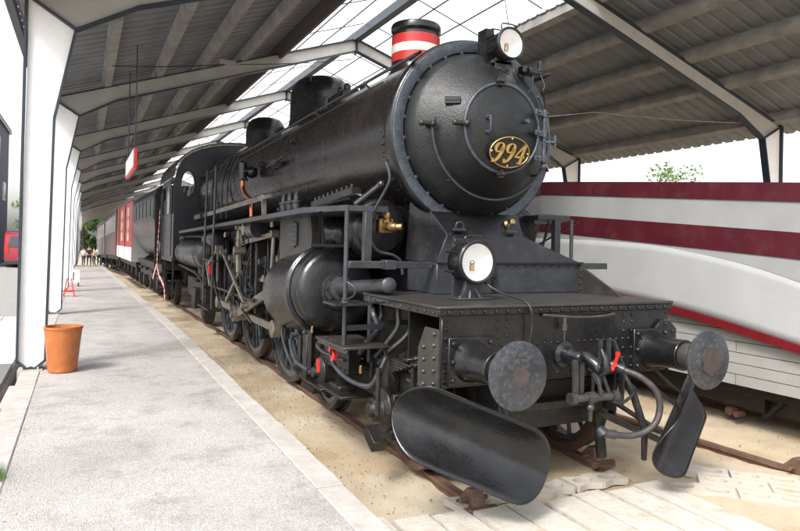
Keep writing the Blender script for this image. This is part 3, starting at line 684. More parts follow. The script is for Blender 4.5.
# --- domes and safety valves
def dome(y, r, ztop_, ly, name):
    b = MB(); h = ztop_ - 3.45; n = 32
    prof = [(1.16, 0), (1.04, .30 * h), (1.0, .38 * h), (1.0, h - .34), (.985, h - .25), (.94, h - .17), (.86, h - .10), (.74, h - .05), (.55, h - .018), (.3, h - .003), (0, h + .004)]
    vs = []; k = n
    for q, hh in prof[:-1]: vs += [(q * r * math.cos(2 * PI * i / n), y + q * ly * math.sin(2 * PI * i / n), 3.45 + hh) for i in range(n)]
    vs.append((0, y, 3.45 + prof[-1][1])); m_ = len(prof) - 1
    fs = [(j * n + i, j * n + (i + 1) % n, (j + 1) * n + (i + 1) % n, (j + 1) * n + i) for j in range(m_ - 1) for i in range(n)] + [((m_ - 1) * n + i, (m_ - 1) * n + (i + 1) % n, len(vs) - 1) for i in range(n)]
    b.add(vs, fs); return B(b, name, 'black')
d1 = dome(6.0, .47, 4.52, .60, 'steam_dome'); d2 = dome(9.5, .40, 4.46, .50, 'sand_dome')
b = MB()
for i, (x, y) in enumerate(((-.12, 4.5), (.12, 4.5), (-.12, 4.75), (.12, 4.75))): b.cyl((x, y, 3.7), (x, y, 4.02), .075, n=14); b.cyl((x, y, 4.02), (x, y, 4.07), .05, n=12); b.sph((x, y, 4.07), .05, 10)
b.box((0, 4.62, 3.88), (.5, .5, .2)); b.cyl((-.24, 5.0, 3.75), (-.24, 5.0, 4.0), .06, n=12)
B(b, 'safety_valve', 'black', bevel=.01)
b = MB(); b.cyl((0, 6, 4.49), (0, 6, 4.56), .03, n=10); b.cyl((-.30, 5.6, 4.36), (-.30, 5.6, 4.47), .02, n=8); B(b, 'cap_nut', 'black', d1)
# --- long handrail on the left and right shoulders
for s in (-1, 1):
    b = MB(); P = [(s * .93, 11.9, 3.36), (s * .80, 9.5, 3.47), (s * .76, 6.5, 3.52), (s * .745, 1.55, 3.585), (s * .70, 1.40, 3.60)]; b.tube(P, .016, 8)
    for y in (2.3, 3.9, 5.6, 7.4, 9.3, 11): z = 3.57 - .02 * (y - 2); b.cyl((s * .70, y, z - .06), (s * .77, y, z - .01), .014, n=8); b.sph((s * .765, y, z - .0), .026, 8)
    B(b, 'handrail', 'grey')
    b = MB(); b.tube([(s * .90, 11.9, 3.24), (s * .80, 6.5, 3.40), (s * .79, 1.8, 3.46)], .009, 6); B(b, 'thin_pipe', 'oily')
# --- saddle and apron below the smokebox
b = MB(); b.prism([(-.50, 2.16), (-.62, 2.42), (-.60, 2.55), (.60, 2.55), (.62, 2.42), (.50, 2.16), (.50, 1.40), (-.50, 1.40)], 1.62, 3.0, 'xz')
B(b, 'saddle', 'black', bevel=.01)
b = MB()     # flared plate reaching forward
b.add([(-.56, 1.50, 2.40), (.56, 1.50, 2.40), (-.42, 1.12, 1.98), (.42, 1.12, 1.98), (-.60, .98, 1.73), (1.02, .98, 1.73), (-.60, 1.60, 1.73), (1.02, 1.60, 1.73), (.56, 1.60, 2.40), (-.56, 1.60, 2.40)],
      [(0, 1, 3, 2), (2, 3, 5, 4), (1, 8, 7, 5, 3), (0, 2, 4, 6, 9), (0, 9, 8, 1), (6, 4, 5, 7), (9, 6, 7, 8)])
ap = B(b, 'apron', 'black', bevel=.006)
b = MB()
for i in range(5): b.bolt((-.592, 1.03, 1.50 + .05 * i), (0, -1, 0), .010, .01)
b.b2(-.30, -.20, 1.42, 1.50, 2.36, 2.40); b.b2(.20, .30, 1.42, 1.50, 2.36, 2.40)
for x in (-.36, .22): b.b2(x, x + .12, 1.10, 1.13, 2.02, 2.04); b.tube([(x + .02, 1.11, 2.04), (x + .03, 1.10, 2.09), (x + .09, 1.10, 2.09), (x + .10, 1.11, 2.04)], .009, 6)
B(b, 'apron_fittings', 'grey', ap)
b = MB(); b.m = 0; b.b2(-.60, 1.02, .98, 1.55, 1.452, 1.726)
bx_ = B(b, 'front_box', 'grey', bevel=.005)
b = MB(); b.b2(-.605, 1.025, .955, .985, 1.72, 1.742)
for x in (-.2, -.02): b.b2(x, x + .03, .955, .975, 1.47, 1.71); b.bolt((x + .015, .96, 1.49), (0, -1, 0), .02, .02)
b.b2(-.2, .01, .94, .955, 1.60, 1.615); b.b2(-.16, -.06, .965, .98, 1.66, 1.69)
for i in range(9): b.bolt((.15 + i * .1, .978, 1.70), (0, -1, 0), .008, .008)
B(b, 'box_fittings', 'black', bx_, bevel=.003)
b = MB(); b.prism([(.985, 1.722), (.985, 1.454), (.42, 1.454)], .985, 1.015, 'yz'); b.m = 0
for i in range(4): b.bolt((.98, .93, 1.49 + i * .06), (-1, 0, 0), .010, .01)
B(b, 'gusset', 'deck')
b = MB(); b.lathe((.30, 1.22, 2.10), (0, -1, .2), [(.0, 0), (.045, 0), (.05, .03), (.03, .05), (.03, .10), (0, .11)], 12); B(b, 'brass_plug', 'brass', ap)
# --- front deck
b = MB(); b.b2(-1.145, 1.145, -.035, 1.34, 1.430, 1.450); deck = B(b, 'front_deck', 'deck', bevel=.004)
b = MB(); b.b2(-1.135, 1.135, -.028, -.012, 1.385, 1.428); b.b2(-1.138, -1.122, -.012, 1.33, 1.375, 1.428); b.b2(1.122, 1.138, -.012, 1.33, 1.375, 1.428)
for i in range(22): b.box((-1.05 + i * .1, -.033, 1.405), (.035, .012, .028))
for i in range(10): b.bolt((-1.139, .05 + .13 * i, 1.40), (-1, 0, 0), .010, .01)
B(b, 'deck_edge', 'black', deck, bevel=.002)
# --- buffer beam
b = MB(); b.b2(-1.105, 1.105, -.010, .03, .87, 1.384); b.b2(-1.10, 1.10, .03, .22, .87, .90); b.b2(-.95, .95, .03, .25, 1.33, 1.36)
beam = B(b, 'buffer_beam', 'black', bevel=.004)
b = MB(); F = (0, -1, 0)
for i in range(33):
    x = -1.06 + i * .066
    if not (-.98 < x < -.76 or .76 < x < .98): b.bolt((x, -.010, 1.155), F, .0105, .012)
    if abs(x) < .62 and i % 2: b.bolt((x, -.010, .925), F, .0105, .012)
for x in (-.64, -.55, .60, .69):
    for z in (.93, 1.0, 1.08, 1.22, 1.29, 1.345): b.bolt((x, -.010, z), F, .0115, .013)
for z in (.92, .99, 1.06, 1.22, 1.29, 1.35): b.bolt((-1.075, -.01, z), F, .010, .012); b.bolt((1.075, -.01, z), F, .010, .012)
for k in range(14):
    a = PI + PI * k / 13; 
B(b, 'rivets', 'black', beam)
for s in (-1, 1):
    b = MB(); b.prism([(-.01, .855), (.30, .855), (.30, 1.12), (.20, 1.285), (-.01, 1.285)], s * 1.108, s * 1.125, 'yz')
    for z in (.90, .99, 1.08, 1.17, 1.25):
        b.bolt((s * 1.125, .05, z), (s, 0, 0), .018, .018)
        if z < 1.2: b.bolt((s * 1.125, .20, z - .03), (s, 0, 0), .018, .018)
    B(b, 'side_plate', 'deck', beam)
b = MB(); b.prism([(.93, 1.02), (1.13, 1.02), (1.17, 1.08), (1.17, 1.22), (1.10, 1.28), (1.0, 1.30), (.93, 1.24)], -.045, -.012, 'xz')
for q in ((1.12, 1.08), (1.12, 1.20), (1.04, 1.26)): b.bolt((q[0], -.045, q[1]), F, .014, .014)
B(b, 'corner_bracket', 'black', beam, bevel=.004)
# --- buffers
def buffer(s):
    x = s * .875; z = 1.06
    b = MB(); b.b2(x - .19, x + .19, -.050, -.012, z - .17, z + .17)
    for dx in (-.155, .155):
        for dz in (-.13, 0, .13): b.bolt((x + dx, -.05, z + dz), F, .020, .022)
    b.lathe((x, -.05, z), F, [(.155, 0), (.150, .02), (.135, .05), (.128, .10), (.118, .26), (.122, .30), (.122, .34), (.110, .345), (.10, .345)], 32)
    bf = B(b, 'buffer', 'black', bevel=.003)
    b = MB(); b.lathe((x, -.38, z), F, [(.10, 0), (.10, .10), (.085, .14), (.085, .19), (.12, .205)], 32); B(b, 'plunger', 'oily' if s < 0 else 'rubber', bf)
    b = MB(); b.lathe((x, -.575, z), F, [(0, 0), (.19, 0), (.218, .008), (.224, .020), (.222, .030), (.20, .037), (.14, .047), (.08, .052), (0, .054)], 56)
    if s > 0:
        for k in range(10): a = 2 * PI * k / 10; b.bolt((x + .15 * math.cos(a), -.618, z + .15 * math.sin(a)), F, .013, .006)
    dd = B(b, 'buffer_disc', 'disc', bf)
    b = MB(); r = .062 if s < 0 else .105; q = [(x + r * (1 + .10 * math.sin(3 * k * .196 + 1) + .07 * math.sin(7 * k * .196)) * math.cos(k * .19635), z + r * (1 + .10 * math.sin(3 * k * .196 + 1) + .07 * math.sin(7 * k * .196)) * math.sin(k * .19635)) for k in range(32)]; b.prism(q, -.6255, -.6312, 'xz'); B(b, 'worn_centre', 'discrust', dd)
buffer(-1); buffer(1)
# --- draw hook and screw coupling
b = MB(); b.lathe((-.02, -.01, 1.06), F, [(.10, 0), (.10, .03), (.07, .05), (.06, .12), (.045, .14), (.045, .19), (.03, .21), (0, .215)], 20)
b.tube([(.02, -.10, 1.07), (.05, -.20, 1.06), (.075, -.28, 1.01), (.08, -.33, .97), (.078, -.37, 1.0), (.072, -.37, 1.08), (.06, -.34, 1.14)], .04, 10, radii=[.04, .045, .05, .045, .04, .03, .012])
B(b, 'draw_hook', 'black')
b = MB()
b.bar((-.06, -.20, 1.05), (-.09, -.24, .79), .045, .022); b.bar((.0, -.20, 1.03), (-.02, -.22, .80), .04, .02)
b.tube([(.055, -.28, 1.0), (.06, -.31, .92), (.10, -.30, .80), (.11, -.28, .76)], .016, 8); b.tube([(.12, -.27, 1.02), (.14, -.28, .92), (.19, -.29, .80), (.20, -.28, .77)], .016, 8)
b.cyl((-.14, -.25, .775), (.24, -.29, .775), .030, n=12); b.cyl((.22, -.288, .775), (.27, -.292, .775), .042, n=12); b.cyl((-.15, -.25, .775), (-.10, -.252, .775), .045, n=12); b.cyl((0, -.266, .775), (.06, -.27, .775), .043, n=12)
b.cyl((.03, -.268, .75), (.03, -.268, .60), .022, .016, n=10); b.sph((.03, -.268, .70), .032, 10)
B(b, 'screw_coupling', 'couple', bevel=0)
# --- brake hose, red cock, pipes on the beam
b = MB(); b.tube([(.42, -.06, .96), (.47, -.16, .93), (.54, -.26, .89), (.62, -.33, .80), (.655, -.35, .68), (.62, -.35, .56), (.54, -.33, .49), (.42, -.29, .455), (.30, -.25, .465)], .0255, 12)
hose = B(b, 'brake_hose', 'rubber')
b = MB(); b.cyl((.30, -.25, .465), (.20, -.22, .48), .036, .03, n=12); b.cyl((.20, -.22, .48), (.17, -.2, .52), .05, .03, n=10); b.cyl((.42, -.07, .96), (.47, -.16, .93), .038, n=12); B(b, 'hose_coupling', 'grey', hose)
b = MB(); b.bar((.39, -.13, .96), (.405, -.15, 1.04), .016, .018); b.bar((.405, -.15, 1.04), (.41, -.15, 1.075), .024, .022); b.bar((.35, -.13, .945), (.40, -.15, .98), .018, .022); b.sph((.36, -.14, .945), .023, 8); B(b, 'cock_handle', 'bright_red', hose)
b = MB(); b.b2(.33, .345, -.05, -.012, .80, 1.16); b.b2(.42, .435, -.05, -.012, .95, 1.16); b.cyl((.26, -.04, 1.0), (.26, -.04, .62), .014, n=8); b.b2(.22, .30, -.06, -.03, .92, 1.02)
b.bar((.47, -.03, 1.15), (.56, -.05, .93), .02, .045); b.bar((.56, -.05, .93), (.55, -.05, .62), .02, .045)
b.tube([(.20, -.10, .90), (.23, -.20, .77), (.35, -.24, .70), (.58, -.15, .73), (.66, -.08, .76), (.66, .10, .84)], .013, 8)
B(b, 'pipe_brackets', 'grey')
b = MB(); b.tube([(-.24, -.03, 1.37), (-.12, -.05, 1.36), (.10, -.05, 1.345), (.34, -.04, 1.345), (.48, -.03, 1.36)], .012, 8)
b.cyl((-.05, -.06, 1.345), (-.05, -.06, 1.27), .012, n=8); b.cyl((-.05, -.06, 1.30), (-.05, -.06, 1.25), .02, n=8); b.tube([(-.05, -.06, 1.25), (-.06, -.07, 1.18), (-.045, -.06, 1.12)], .005, 6)
B(b, 'front_pipe', 'rubber')
# --- frames under the beam
b = MB()
for s in (-1, 1): b.b2(s * .56, s * .59, .03, 12.4, .55, 1.42)
b.b2(-.55, .55, .26, .30, .42, .80); b.b2(-.55, .55, .30, .9, .42, .46); b.b2(-.56, .56, 2.2, 2.25, .5, 1.4); b.b2(-.56, .56, 5.2, 5.25, .5, 1.4); b.b2(-.56, .56, 9.2, 9.25, .5, 1.4)
b.b2(-.52, .52, .12, .26, .60, .66); b.b2(-.56, .56, 4.2, 12.2, 1.6, 2.1)
frame_ = B(b, 'main_frame', 'oily', bevel=.005)
b = MB()
for j in range(9):
    for z in (.62, .74, .86, .98, 1.10, 1.22, 1.34): b.bolt((-.59, .10 + j * .16, z), (-1, 0, 0), .012, .012)
B(b, 'rivets', 'couple', frame_)
b = MB(); b.b2(-1.05, -.60, .60, .62, .95, 1.36); b.prism([(-.60, .90)] + [(-.82 + .20 * math.cos(a), .98 + .22 * math.sin(a)) for a in [PI * k / 12 for k in range(13)]] + [(-1.04, .90)], .30, .34, 'xz')
B(b, 'guard_plate', 'oily')
b = MB(); b.b2(-1.46, -1.13, .94, .965, 1.17, 1.215); b.bar((-1.13, 1.18, 1.19), (-.60, 1.18, 1.19), .04, .04); B(b, 'step_rail', 'grey')
b = MB(); b.tube([(-.98, .95, 1.42), (-.99, .93, 1.30), (-1.0, .92, 1.18), (-1.08, 1.0, 1.02), (-1.12, 1.08, .92)], .021, 10); B(b, 'steam_hose', 'couple')
b = MB(); b.tube([(-.86, .95, 1.42), (-.85, .92, 1.26), (-.92, .90, 1.12), (-1.04, .98, .98), (-1.10, 1.06, .86)], .021, 10); B(b, 'steam_hose', 'couple')
b = MB()
for i in range(3): b.b2(-1.10, -.66, .26 + i * .13, .35 + i * .13, .93 + .018 * i, .955 + .018 * i)
B(b, 'spring_plates', 'oily', bevel=.004)
b = MB(); b.cyl((-.80, .34, 1.02), (-.80, .60, 1.02), .14, n=24); b.b2(-1.02, -.68, .20, .62, .86, .90); b.b2(-1.03, -1.0, .22, .26, .72, 1.0); b.b2(-1.03, -1.0, .52, .56, .72, 1.0); b.b2(-1.02, -.98, .10, .70, .78, .81)
B(b, 'spring_housing', 'rust', bevel=.006)
# --- ploughs before the wheels
def plough(s):
    O = Vector((s * 1.46, .0, .76)); I = Vector((s * (.47 if s < 0 else .56), -.44, .33 if s < 0 else .29)); U = (I - O); W = Vector((s * (-.30 if s < 0 else -.16), .0, .95)).normalized()
    Nn = U.cross(W).normalized();
    if Nn.y > 0: Nn = -Nn
    Ln = U.length; rw = .25 if s < 0 else .215
    def fn(u, v):
        t = v * 2 - 1; e = .30
        # rounded ends
        d = min(u, 1 - u) * Ln; k = 1.0 if d > rw else math.sqrt(max(0, 1 - ((rw - d) / rw) ** 2)); k = max(k, .02)
        tt = t * k
        return O + U * u + W * rw * tt * (1 + .04 * u) + Nn * (.17 * tt * tt - .05) + W * (-.05 * abs(tt) * 0)
    b = MB(); us = 40
    def fu(u, v): return fn(.5 - .5 * math.cos(PI * u), v)
    b.grid(fu, us, 18)
    pl = B(b, 'snow_plough', 'black', solid=.010, recalc=True)
    b = MB(); c = O + U * .35 - Nn * .075; b.bar(c, (s * .90, .20, .86), .05, .02); c = O + U * .7 - Nn * .075; b.bar(c, (s * .62, .22, .64), .06, .02); b.bar(O + U * .2 - Nn * .075, (s * 1.05, .16, .90), .05, .02)
    b.bar(O + U * .78 - Nn * .075, (s * .45, .28, .55), .04, .04); B(b, 'stay', 'oily', pl)
plough(-1); plough(1)
for s in (-1, 1):
    b = MB(); b.tube([(s * .62, .02, .88), (s * .62, -.12, .70), (s * .66, -.20, .45), (s * .70, -.16, .20)], .03, 8, radii=[.03, .03, .028, .022]); b.bar((s * .50, .18, .7), (s * .50, .10, .16), .09, .03); B(b, 'guard_iron', 'oily')
# --- lamps
def lamp(x, y, z, r, cable_to, top):
    b = MB(); b.lathe((x, y + .26, z), F, [(0, 0), (r * .75, .0), (r * .98, .05), (r * 1.0, .16), (r * 1.0, .23), (r * 1.10, .235), (r * 1.12, .26), (r * 1.05, .275), (r * .95, .272), (r * .94, .255)], 40)
    if top: b.b2(x - r * 1.25, x - r * .6, y + .16, y + .30, z - r * 1.3, z + r * 1.15)
    b.tube([(x - r * .62, y + .03, z + r * .9), (x - r * .62, y + .02, z + r * 1.28), (x + r * .45, y + .02, z + r * 1.28), (x + r * .45, y + .03, z + r * .95)], .007, 6)
    b.tube([(x - r * .62, y + .2, z + r * .9), (x - r * .62, y + .2, z + r * 1.28), (x + r * .45, y + .2, z + r * 1.28), (x + r * .45, y + .2, z + r * .95)], .007, 6)
    for dz in (-.5, .5): b.cyl((x - r * 1.10, y + .06, z + r * dz), (x - r * 1.10, y + .20, z + r * dz), .010, n=8)
    o = B(b, 'headlamp', 'black')
    b = MB(); b.lathe((x, y + .10, z), F, [(0, -.06), (r * .3, -.05), (r * .6, -.02), (r * .85, .04), (r * .95, .10)], 36); B(b, 'reflector', 'reflector', o)
    b = MB(); b.cyl((x - .02, y + .06, z - r * .45), (x - .02, y + .06, z - r * .15), .022, n=10); b.sph((x - .02, y + .06, z - r * .05), .024, 8); B(b, 'bulb', 'brass', o)
    b = MB(); b.lathe((x, y + .005, z), F, [(r * .95, -.01), (r * .95, 0), (r * .6, .008), (0, .012)], 36); B(b, 'lens', 'glass', o)
    return o
l2 = lamp(-.555, .40, 1.752, .158, None, False)
b = MB(); b.prism([(-.66, 1.452), (-.45, 1.452), (-.50, 1.60), (-.61, 1.60)], .46, .50, 'xz'); b.b2(-.72, -.39, .40, .62, 1.452, 1.466); b.bar((-.50, .42, 1.46), (-.56, .50, 1.60), .02, .02); b.bar((-.61, .42, 1.46), (-.55, .50, 1.60), .02, .02); b.bolt((-.68, .45, 1.466), (0, 0, 1), .014, .02); b.b2(-.64, -.47, .62, .66, 1.46, 1.94); B(b, 'lamp_bracket', 'grey', l2, bevel=.003)
b = MB(); b.tube([(-.47, .45, 1.60), (-.41, .30, 1.52), (-.38, -.03, 1.46), (-.36, -.06, 1.30), (-.37, -.05, 1.15), (-.30, -.05, 1.02), (-.27, -.03, .95)], .009, 6); B(b, 'lamp_cable', 'cable', l2)
l1 = lamp(.135, .98, 3.765, .138, None, True)
b = MB(); b.b2(.05, .22, 1.10, 1.13, 3.50, 3.66); b.b2(.02, .25, 1.10, 1.45, 3.60, 3.63); b.bolt((.09, 1.10, 3.55), F, .014, .02); b.bolt((.18, 1.10, 3.55), F, .014, .02); B(b, 'lamp_bracket', 'grey', l1, bevel=.003)
b = MB(); b.tube([(.18, 1.05, 3.62), (.20, 1.0, 3.50), (.27, 1.02, 3.40), (.38, 1.05, 3.35), (.47, 1.10, 3.42), (.52, 1.15, 3.55)], .009, 6); B(b, 'lamp_cable', 'cable', l1)
b = MB(); b.box((.55, 1.2, 3.60), (.16, .14, .05)); b.cyl((.60, 1.15, 3.60), (.60, 1.15, 3.70), .03, n=10); b.cyl((.44, 1.2, 3.58), (.44, 1.2, 3.64), .05, n=10); b.bar((.50, 1.3, 3.58), (.50, 1.36, 3.44), .04, .04)
b.tube([(.60, 1.15, 3.60), (.62, 1.1, 3.46), (.60, 1.1, 3.40), (.64, 1.12, 3.34), (.66, 1.14, 3.24)], .008, 6); b.bar((.62, 1.14, 3.22), (.72, 1.16, 3.20), .05, .035)
B(b, 'socket_fitting', 'black', bevel=.004)
# --- catwalks with their posts and front rails
def walk(s):
    def zc(y): return 2.225 - .0155 * (y - 1.45)
    b = MB(); n = 10
    vs = []; Y = [1.45, 2.0] + [3 + i for i in range(9)]
    for i, y in enumerate(Y):
        xo = 1.28 if i == 0 else 1.50; xi = .86
        if i == 0: y_ = 1.45
        vs += [(s * xi, y, zc(y) - .055), (s * xi, y, zc(y)), (s * xo, y, zc(y)), (s * xo, y, zc(y) - .055)]
    fs = [(0, 1, 2, 3), tuple(4 * (len(Y) - 1) + k for k in range(4))]
    for i in range(len(Y) - 1):
        for k in range(4): fs.append((4 * i + k, 4 * i + (k + 1) % 4, 4 * i + 4 + (k + 1) % 4, 4 * i + 4 + k))
    b.add(vs, fs); wk = B(b, 'running_board', 'grey', flat=True, bevel=.005)
    b = MB(); b.b2(s * 1.04, s * 1.11, 1.40, 1.47, 1.71, 2.17); B(b, 'post', 'grey', wk, bevel=.003)
    b = MB(); b.bar((s * 1.48, 1.55, 2.17), (s * 1.30, 2.1, 1.88), .03, .012); b.bar((s * 1.36, 1.9, 2.17), (s * 1.30, 1.95, 1.86), .03, .012); b.b2(s * 1.05, s * 1.45, 1.9, 1.94, 1.84, 1.87); B(b, 'brace', 'oily', wk)
    b = MB(); b.b2(s * .62, s * 1.40, 1.02, 1.09, 1.675, 1.735); b.b2(s * .98, s * 1.08, 1.0, 1.11, 1.665, 1.745)
    for i in range(8): b.bolt((s * (.68 + i * .09), 1.02, 1.72), F, .008, .01)
    B(b, 'cross_rail', 'grey', bevel=.003)
    b = MB(); b.cyl((s * 1.46, .98, 1.73), (s * 1.46, .98, 1.05), .020, n=10) if s < 0 else None
    if s < 0:
        b = MB(); b.cyl((-1.47, .93, 2.18), (-1.47, .93, 1.04), .019, n=10); b.sph((-1.47, .93, 1.40), .035, 8); b.cyl((-1.47, .93, 1.40), (-1.47, .93, 1.44), .028, n=10); B(b, 'upright', 'grey')
        b = MB(); b.cyl((-1.13, 1.20, 1.43), (-1.13, 1.20, .86), .022, n=10); B(b, 'upright', 'grey')
        b = MB(); b.b2(-1.60, -1.30, .80, 1.10, 1.385, 1.405); b.b2(-1.32, -.95, .94, .97, 1.385, 1.40); b.tube([(-1.47, .9, 1.57), (-1.42, .85, 1.52), (-1.43, .85, 1.46), (-1.50, .88, 1.42)], .008, 6); B(b, 'small_step', 'oily')
        b = MB(); b.b2(-1.52, -1.12, .80, 1.50, 1.035, 1.055)
        b.b2(-1.50, -1.485, .8, 1.5, 1.0, 1.035); b.bar((-1.48, 1.5, 1.04), (-1.35, 1.75, .84), .04, .02); b.bar((-1.15, .85, 1.03), (-1.05, .85, .75), .03, .012)
        for i in range(5): b.bolt((-1.46, .88 + i * .13, 1.055), (0, 0, 1), .010, .008)
        B(b, 'footstep', 'deck', bevel=.004)
    else:
        b = MB(); b.cyl((1.22, 1.36, 2.18), (1.22, 1.36, 1.72), .019, n=10); B(b, 'upright', 'grey')
walk(-1); walk(1)
# --- cylinders
def cyl_set(s):
    a = Vector((s * 1.08, 2.12, 1.425)); c = Vector((s * 1.08, 3.45, 1.300)); d = (a - c).normalized(); Ln = (a - c).length
    b = MB(); b.lathe(c, d, [(0, 0), (.36, 0), (.44, .04), (.44, Ln - .35), (.455, Ln - .33), (.47, Ln - .32), (.47, Ln - .26), (.455, Ln - .25), (.44, Ln - .24), (.44, Ln - .2)], 56)
    cy = B(b, 'cylinder', 'black')
    b = MB(); b.lathe(c, d, [(.435, Ln - .22), (.435, Ln - .17), (.42, Ln - .12), (.41, Ln - .11), (.41, Ln - .06), (.395, Ln - .03), (.35, Ln - .005), (.26, Ln + .01), (.15, Ln + .015)], 56)
    cv = B(b, 'cylinder_cover', 'black', cy)
    b = MB()
    b.lathe(a, d, [(.16, 0), (.16, .02), (.12, .025), (.12, .09), (.075, .10), (.07, .3), (.06, 1.0), (.058, 1.16), (.066, 1.165), (.066, 1.20), (.05, 1.215), (0, 1.22)], 28)
    for k in range(8):
        t = 2 * PI * k / 8; x_, y_, _ = frame_of(d); b.bolt(a + (x_ * math.cos(t) + y_ * math.sin(t)) * .135 + d * .02, d, .014, .03)
    B(b, 'piston_rod_cover', 'grey', cy)
    b = MB(); b.lathe(a + Vector((0, 0, -.02)), d, [(.19, .0), (.19, .03), (.165, .035)], 28)
    B(b, 'gland', 'oily', cy)
    # rivets round the flange
    b = MB(); x_, y_, _ = frame_of(d)
    for k in range(30): t = 2 * PI * k / 30; b.bolt(c + d * (Ln - .26) + (x_ * math.cos(t) + y_ * math.sin(t)) * .452, d, .010, .012)
    B(b, 'bolts', 'black', cy)
    # valve chest above
    b = MB(); b.b2(s * .62, s * 1.24, 2.55, 3.75, 1.60, 2.16); vc = B(b, 'steam_chest', 'deck', bevel=.01)
    b = MB(); b.lathe((s * .95, 2.55, 1.98), F, [(.20, 0), (.20, .12), (.17, .15), (.15, .3), (.1, .34), (0, .35)], 28); B(b, 'chest_cover', 'black', vc)
    b = MB(); b.b2(s * 1.243, s * 1.262, 3.0, 3.30, 1.84, 2.10); 
    for q in range(4): b.b2(s * 1.262, s * 1.268, 3.04, 3.26, 1.88 + q * .052, 1.90 + q * .052)
    b.box((s * 1.252, 3.15, 2.10), (.015, .12, .03)); b.box((s * 1.252, 3.15, 1.835), (.015, .12, .03)); B(b, 'cast_plate', 'grey', vc, bevel=.004)
    b = MB(); b.cyl((s * 1.20, 2.62, 1.62), (s * 1.20, 2.62, 2.18), .055, n=16); B(b, 'pipe', 'grey', vc)
    # drain cocks below
    b = MB()
    for y in (2.4, 2.6, 3.1, 3.3): b.cyl((s * 1.1, y, .98), (s * 1.1, y, .84), .02, n=8); b.sph((s * 1.1, y, .86), .035, 8)
    b.tube([(s * 1.12, 2.3, .86), (s * 1.16, 2.5, .84), (s * 1.16, 3.4, .82)], .012, 6); b.box((s * 1.1, 2.5, .90), (.08, .3, .05)); B(b, 'drain_cocks', 'rod', cy, bevel=.003)
cyl_set(-1); cyl_set(1)
# pump discs and brass valve beside the smokebox
for s in (-1, 1):
    b = MB(); b.lathe((s * .80, 2.0, 2.03), F, [(0, 0), (.27, 0), (.29, .02), (.29, .22), (.27, .25), (.24, .26), (.22, .30), (.05, .32), (0, .32)], 36)
    pd = B(b, 'steam_pipe_cover', 'black')
    if s < 0:
        b = MB(); b.b2(-.87, -.73, 1.62, 1.66, 1.99, 2.12); b.cyl((-.80, 1.66, 2.06), (-.80, 1.52, 2.05), .040, .036, n=14); b.lathe((-.79, 1.56, 2.045), (.7, -.7, 0), [(.0, 0), (.045, 0), (.048, .06), (.035, .07), (.035, .12), (0, .13)], 14)
        b.lathe((-.80, 1.60, 2.08), (0, 0, 1), [(.034, 0), (.038, .03), (.028, .045), (.034, .06), (.030, .10), (.012, .115), (.010, .15), (.014, .155), (0, .17)], 14)
        for q in ((-.86, 2.0), (-.86, 2.11), (-.74, 2.0), (-.74, 2.11)): b.bolt((q[0], 1.62, q[1]), F, .01, .012)
        B(b, 'brass_valve', 'brass', pd)
b = MB(); P = [(-1.04, 1.5, 1.72), (-1.03, 1.48, 2.08), (-1.0, 1.44, 2.2), (-.92, 1.34, 2.42), (-.915, 1.33, 2.52), (-.94, 1.36, 2.62)]; b.tube(P, .013, 8)
b.tube([(-1.02, 1.5, 2.10), (-1.02, 1.5, 1.95), (-.95, 1.48, 1.82), (-.80, 1.46, 1.78), (-.72, 1.46, 1.72), (-.70, 1.45, 1.60)], .014, 8); B(b, 'bent_pipe', 'grey')
b = MB(); b.cyl((-1.12, 1.62, 2.24), (-.93, 1.50, 2.42), .036, n=12); b.cyl((-1.02, 1.52, 2.06), (-.95, 1.5, 2.22), .03, n=12); b.sph((-.92, 1.49, 2.43), .045, 10); B(b, 'sand_pipe', 'black')
b = MB(); b.bar((-1.05, 3.0, 2.30), (-.98, 1.95, 2.40), .10, .07); 
for i in range(9): p = Vector((-1.05, 3.0, 2.30)).lerp(Vector((-.98, 1.95, 2.40)), (i + .5) / 9); b.cyl(p + Vector((-.02, 0, .02)), p + Vector((-.02, 0, .075)), .018, n=8)
b.tube([(-1.02, 3.0, 2.26), (-1.12, 2.2, 2.30), (-1.10, 1.7, 2.34), (-1.0, 1.6, 2.30)], .014, 6); b.tube([(-1.06, 3.0, 2.24), (-1.2, 2.3, 2.26), (-1.15, 1.7, 2.30)], .010, 6)
B(b, 'oiler_row', 'oily')
# lubricators on the board
for y in (3.35, 3.62, 3.88):
    b = MB(); b.cyl((-1.16, y, 2.21), (-1.16, y, 2.34), .05, n=14); b.cyl((-1.16, y, 2.34), (-1.16, y, 2.37), .062, n=14); b.cyl((-1.16, y, 2.37), (-1.16, y, 2.44), .035, .03, n=12); b.cyl((-1.16, y, 2.44), (-1.16, y, 2.475), .02, n=8); b.box((-1.16, y, 2.28), (.16, .035, .04)); B(b, 'lubricator', 'grey', bevel=.003)
# reach rod
b = MB(); b.bar((-1.20, 10.2, 2.37), (-1.20, 4.75, 2.475), .03, .075); b.bar((-1.20, 4.75, 2.475), (-1.20, 4.7, 2.22), .05, .07); b.bar((-1.20, 4.75, 2.47), (-1.20, 4.35, 2.48), .03, .05); b.sph((-1.2, 4.75, 2.48), .06, 10, (.6, 1, 1)); rr = B(b, 'reach_rod', 'rod')
b = MB(); b.cyl((-1.20, 10.4, 2.37), (-1.20, 9.6, 2.38), .085, n=16); b.sph((-1.2, 10.4, 2.37), .085, 12); B(b, 'rod_sleeve', 'black', rr)
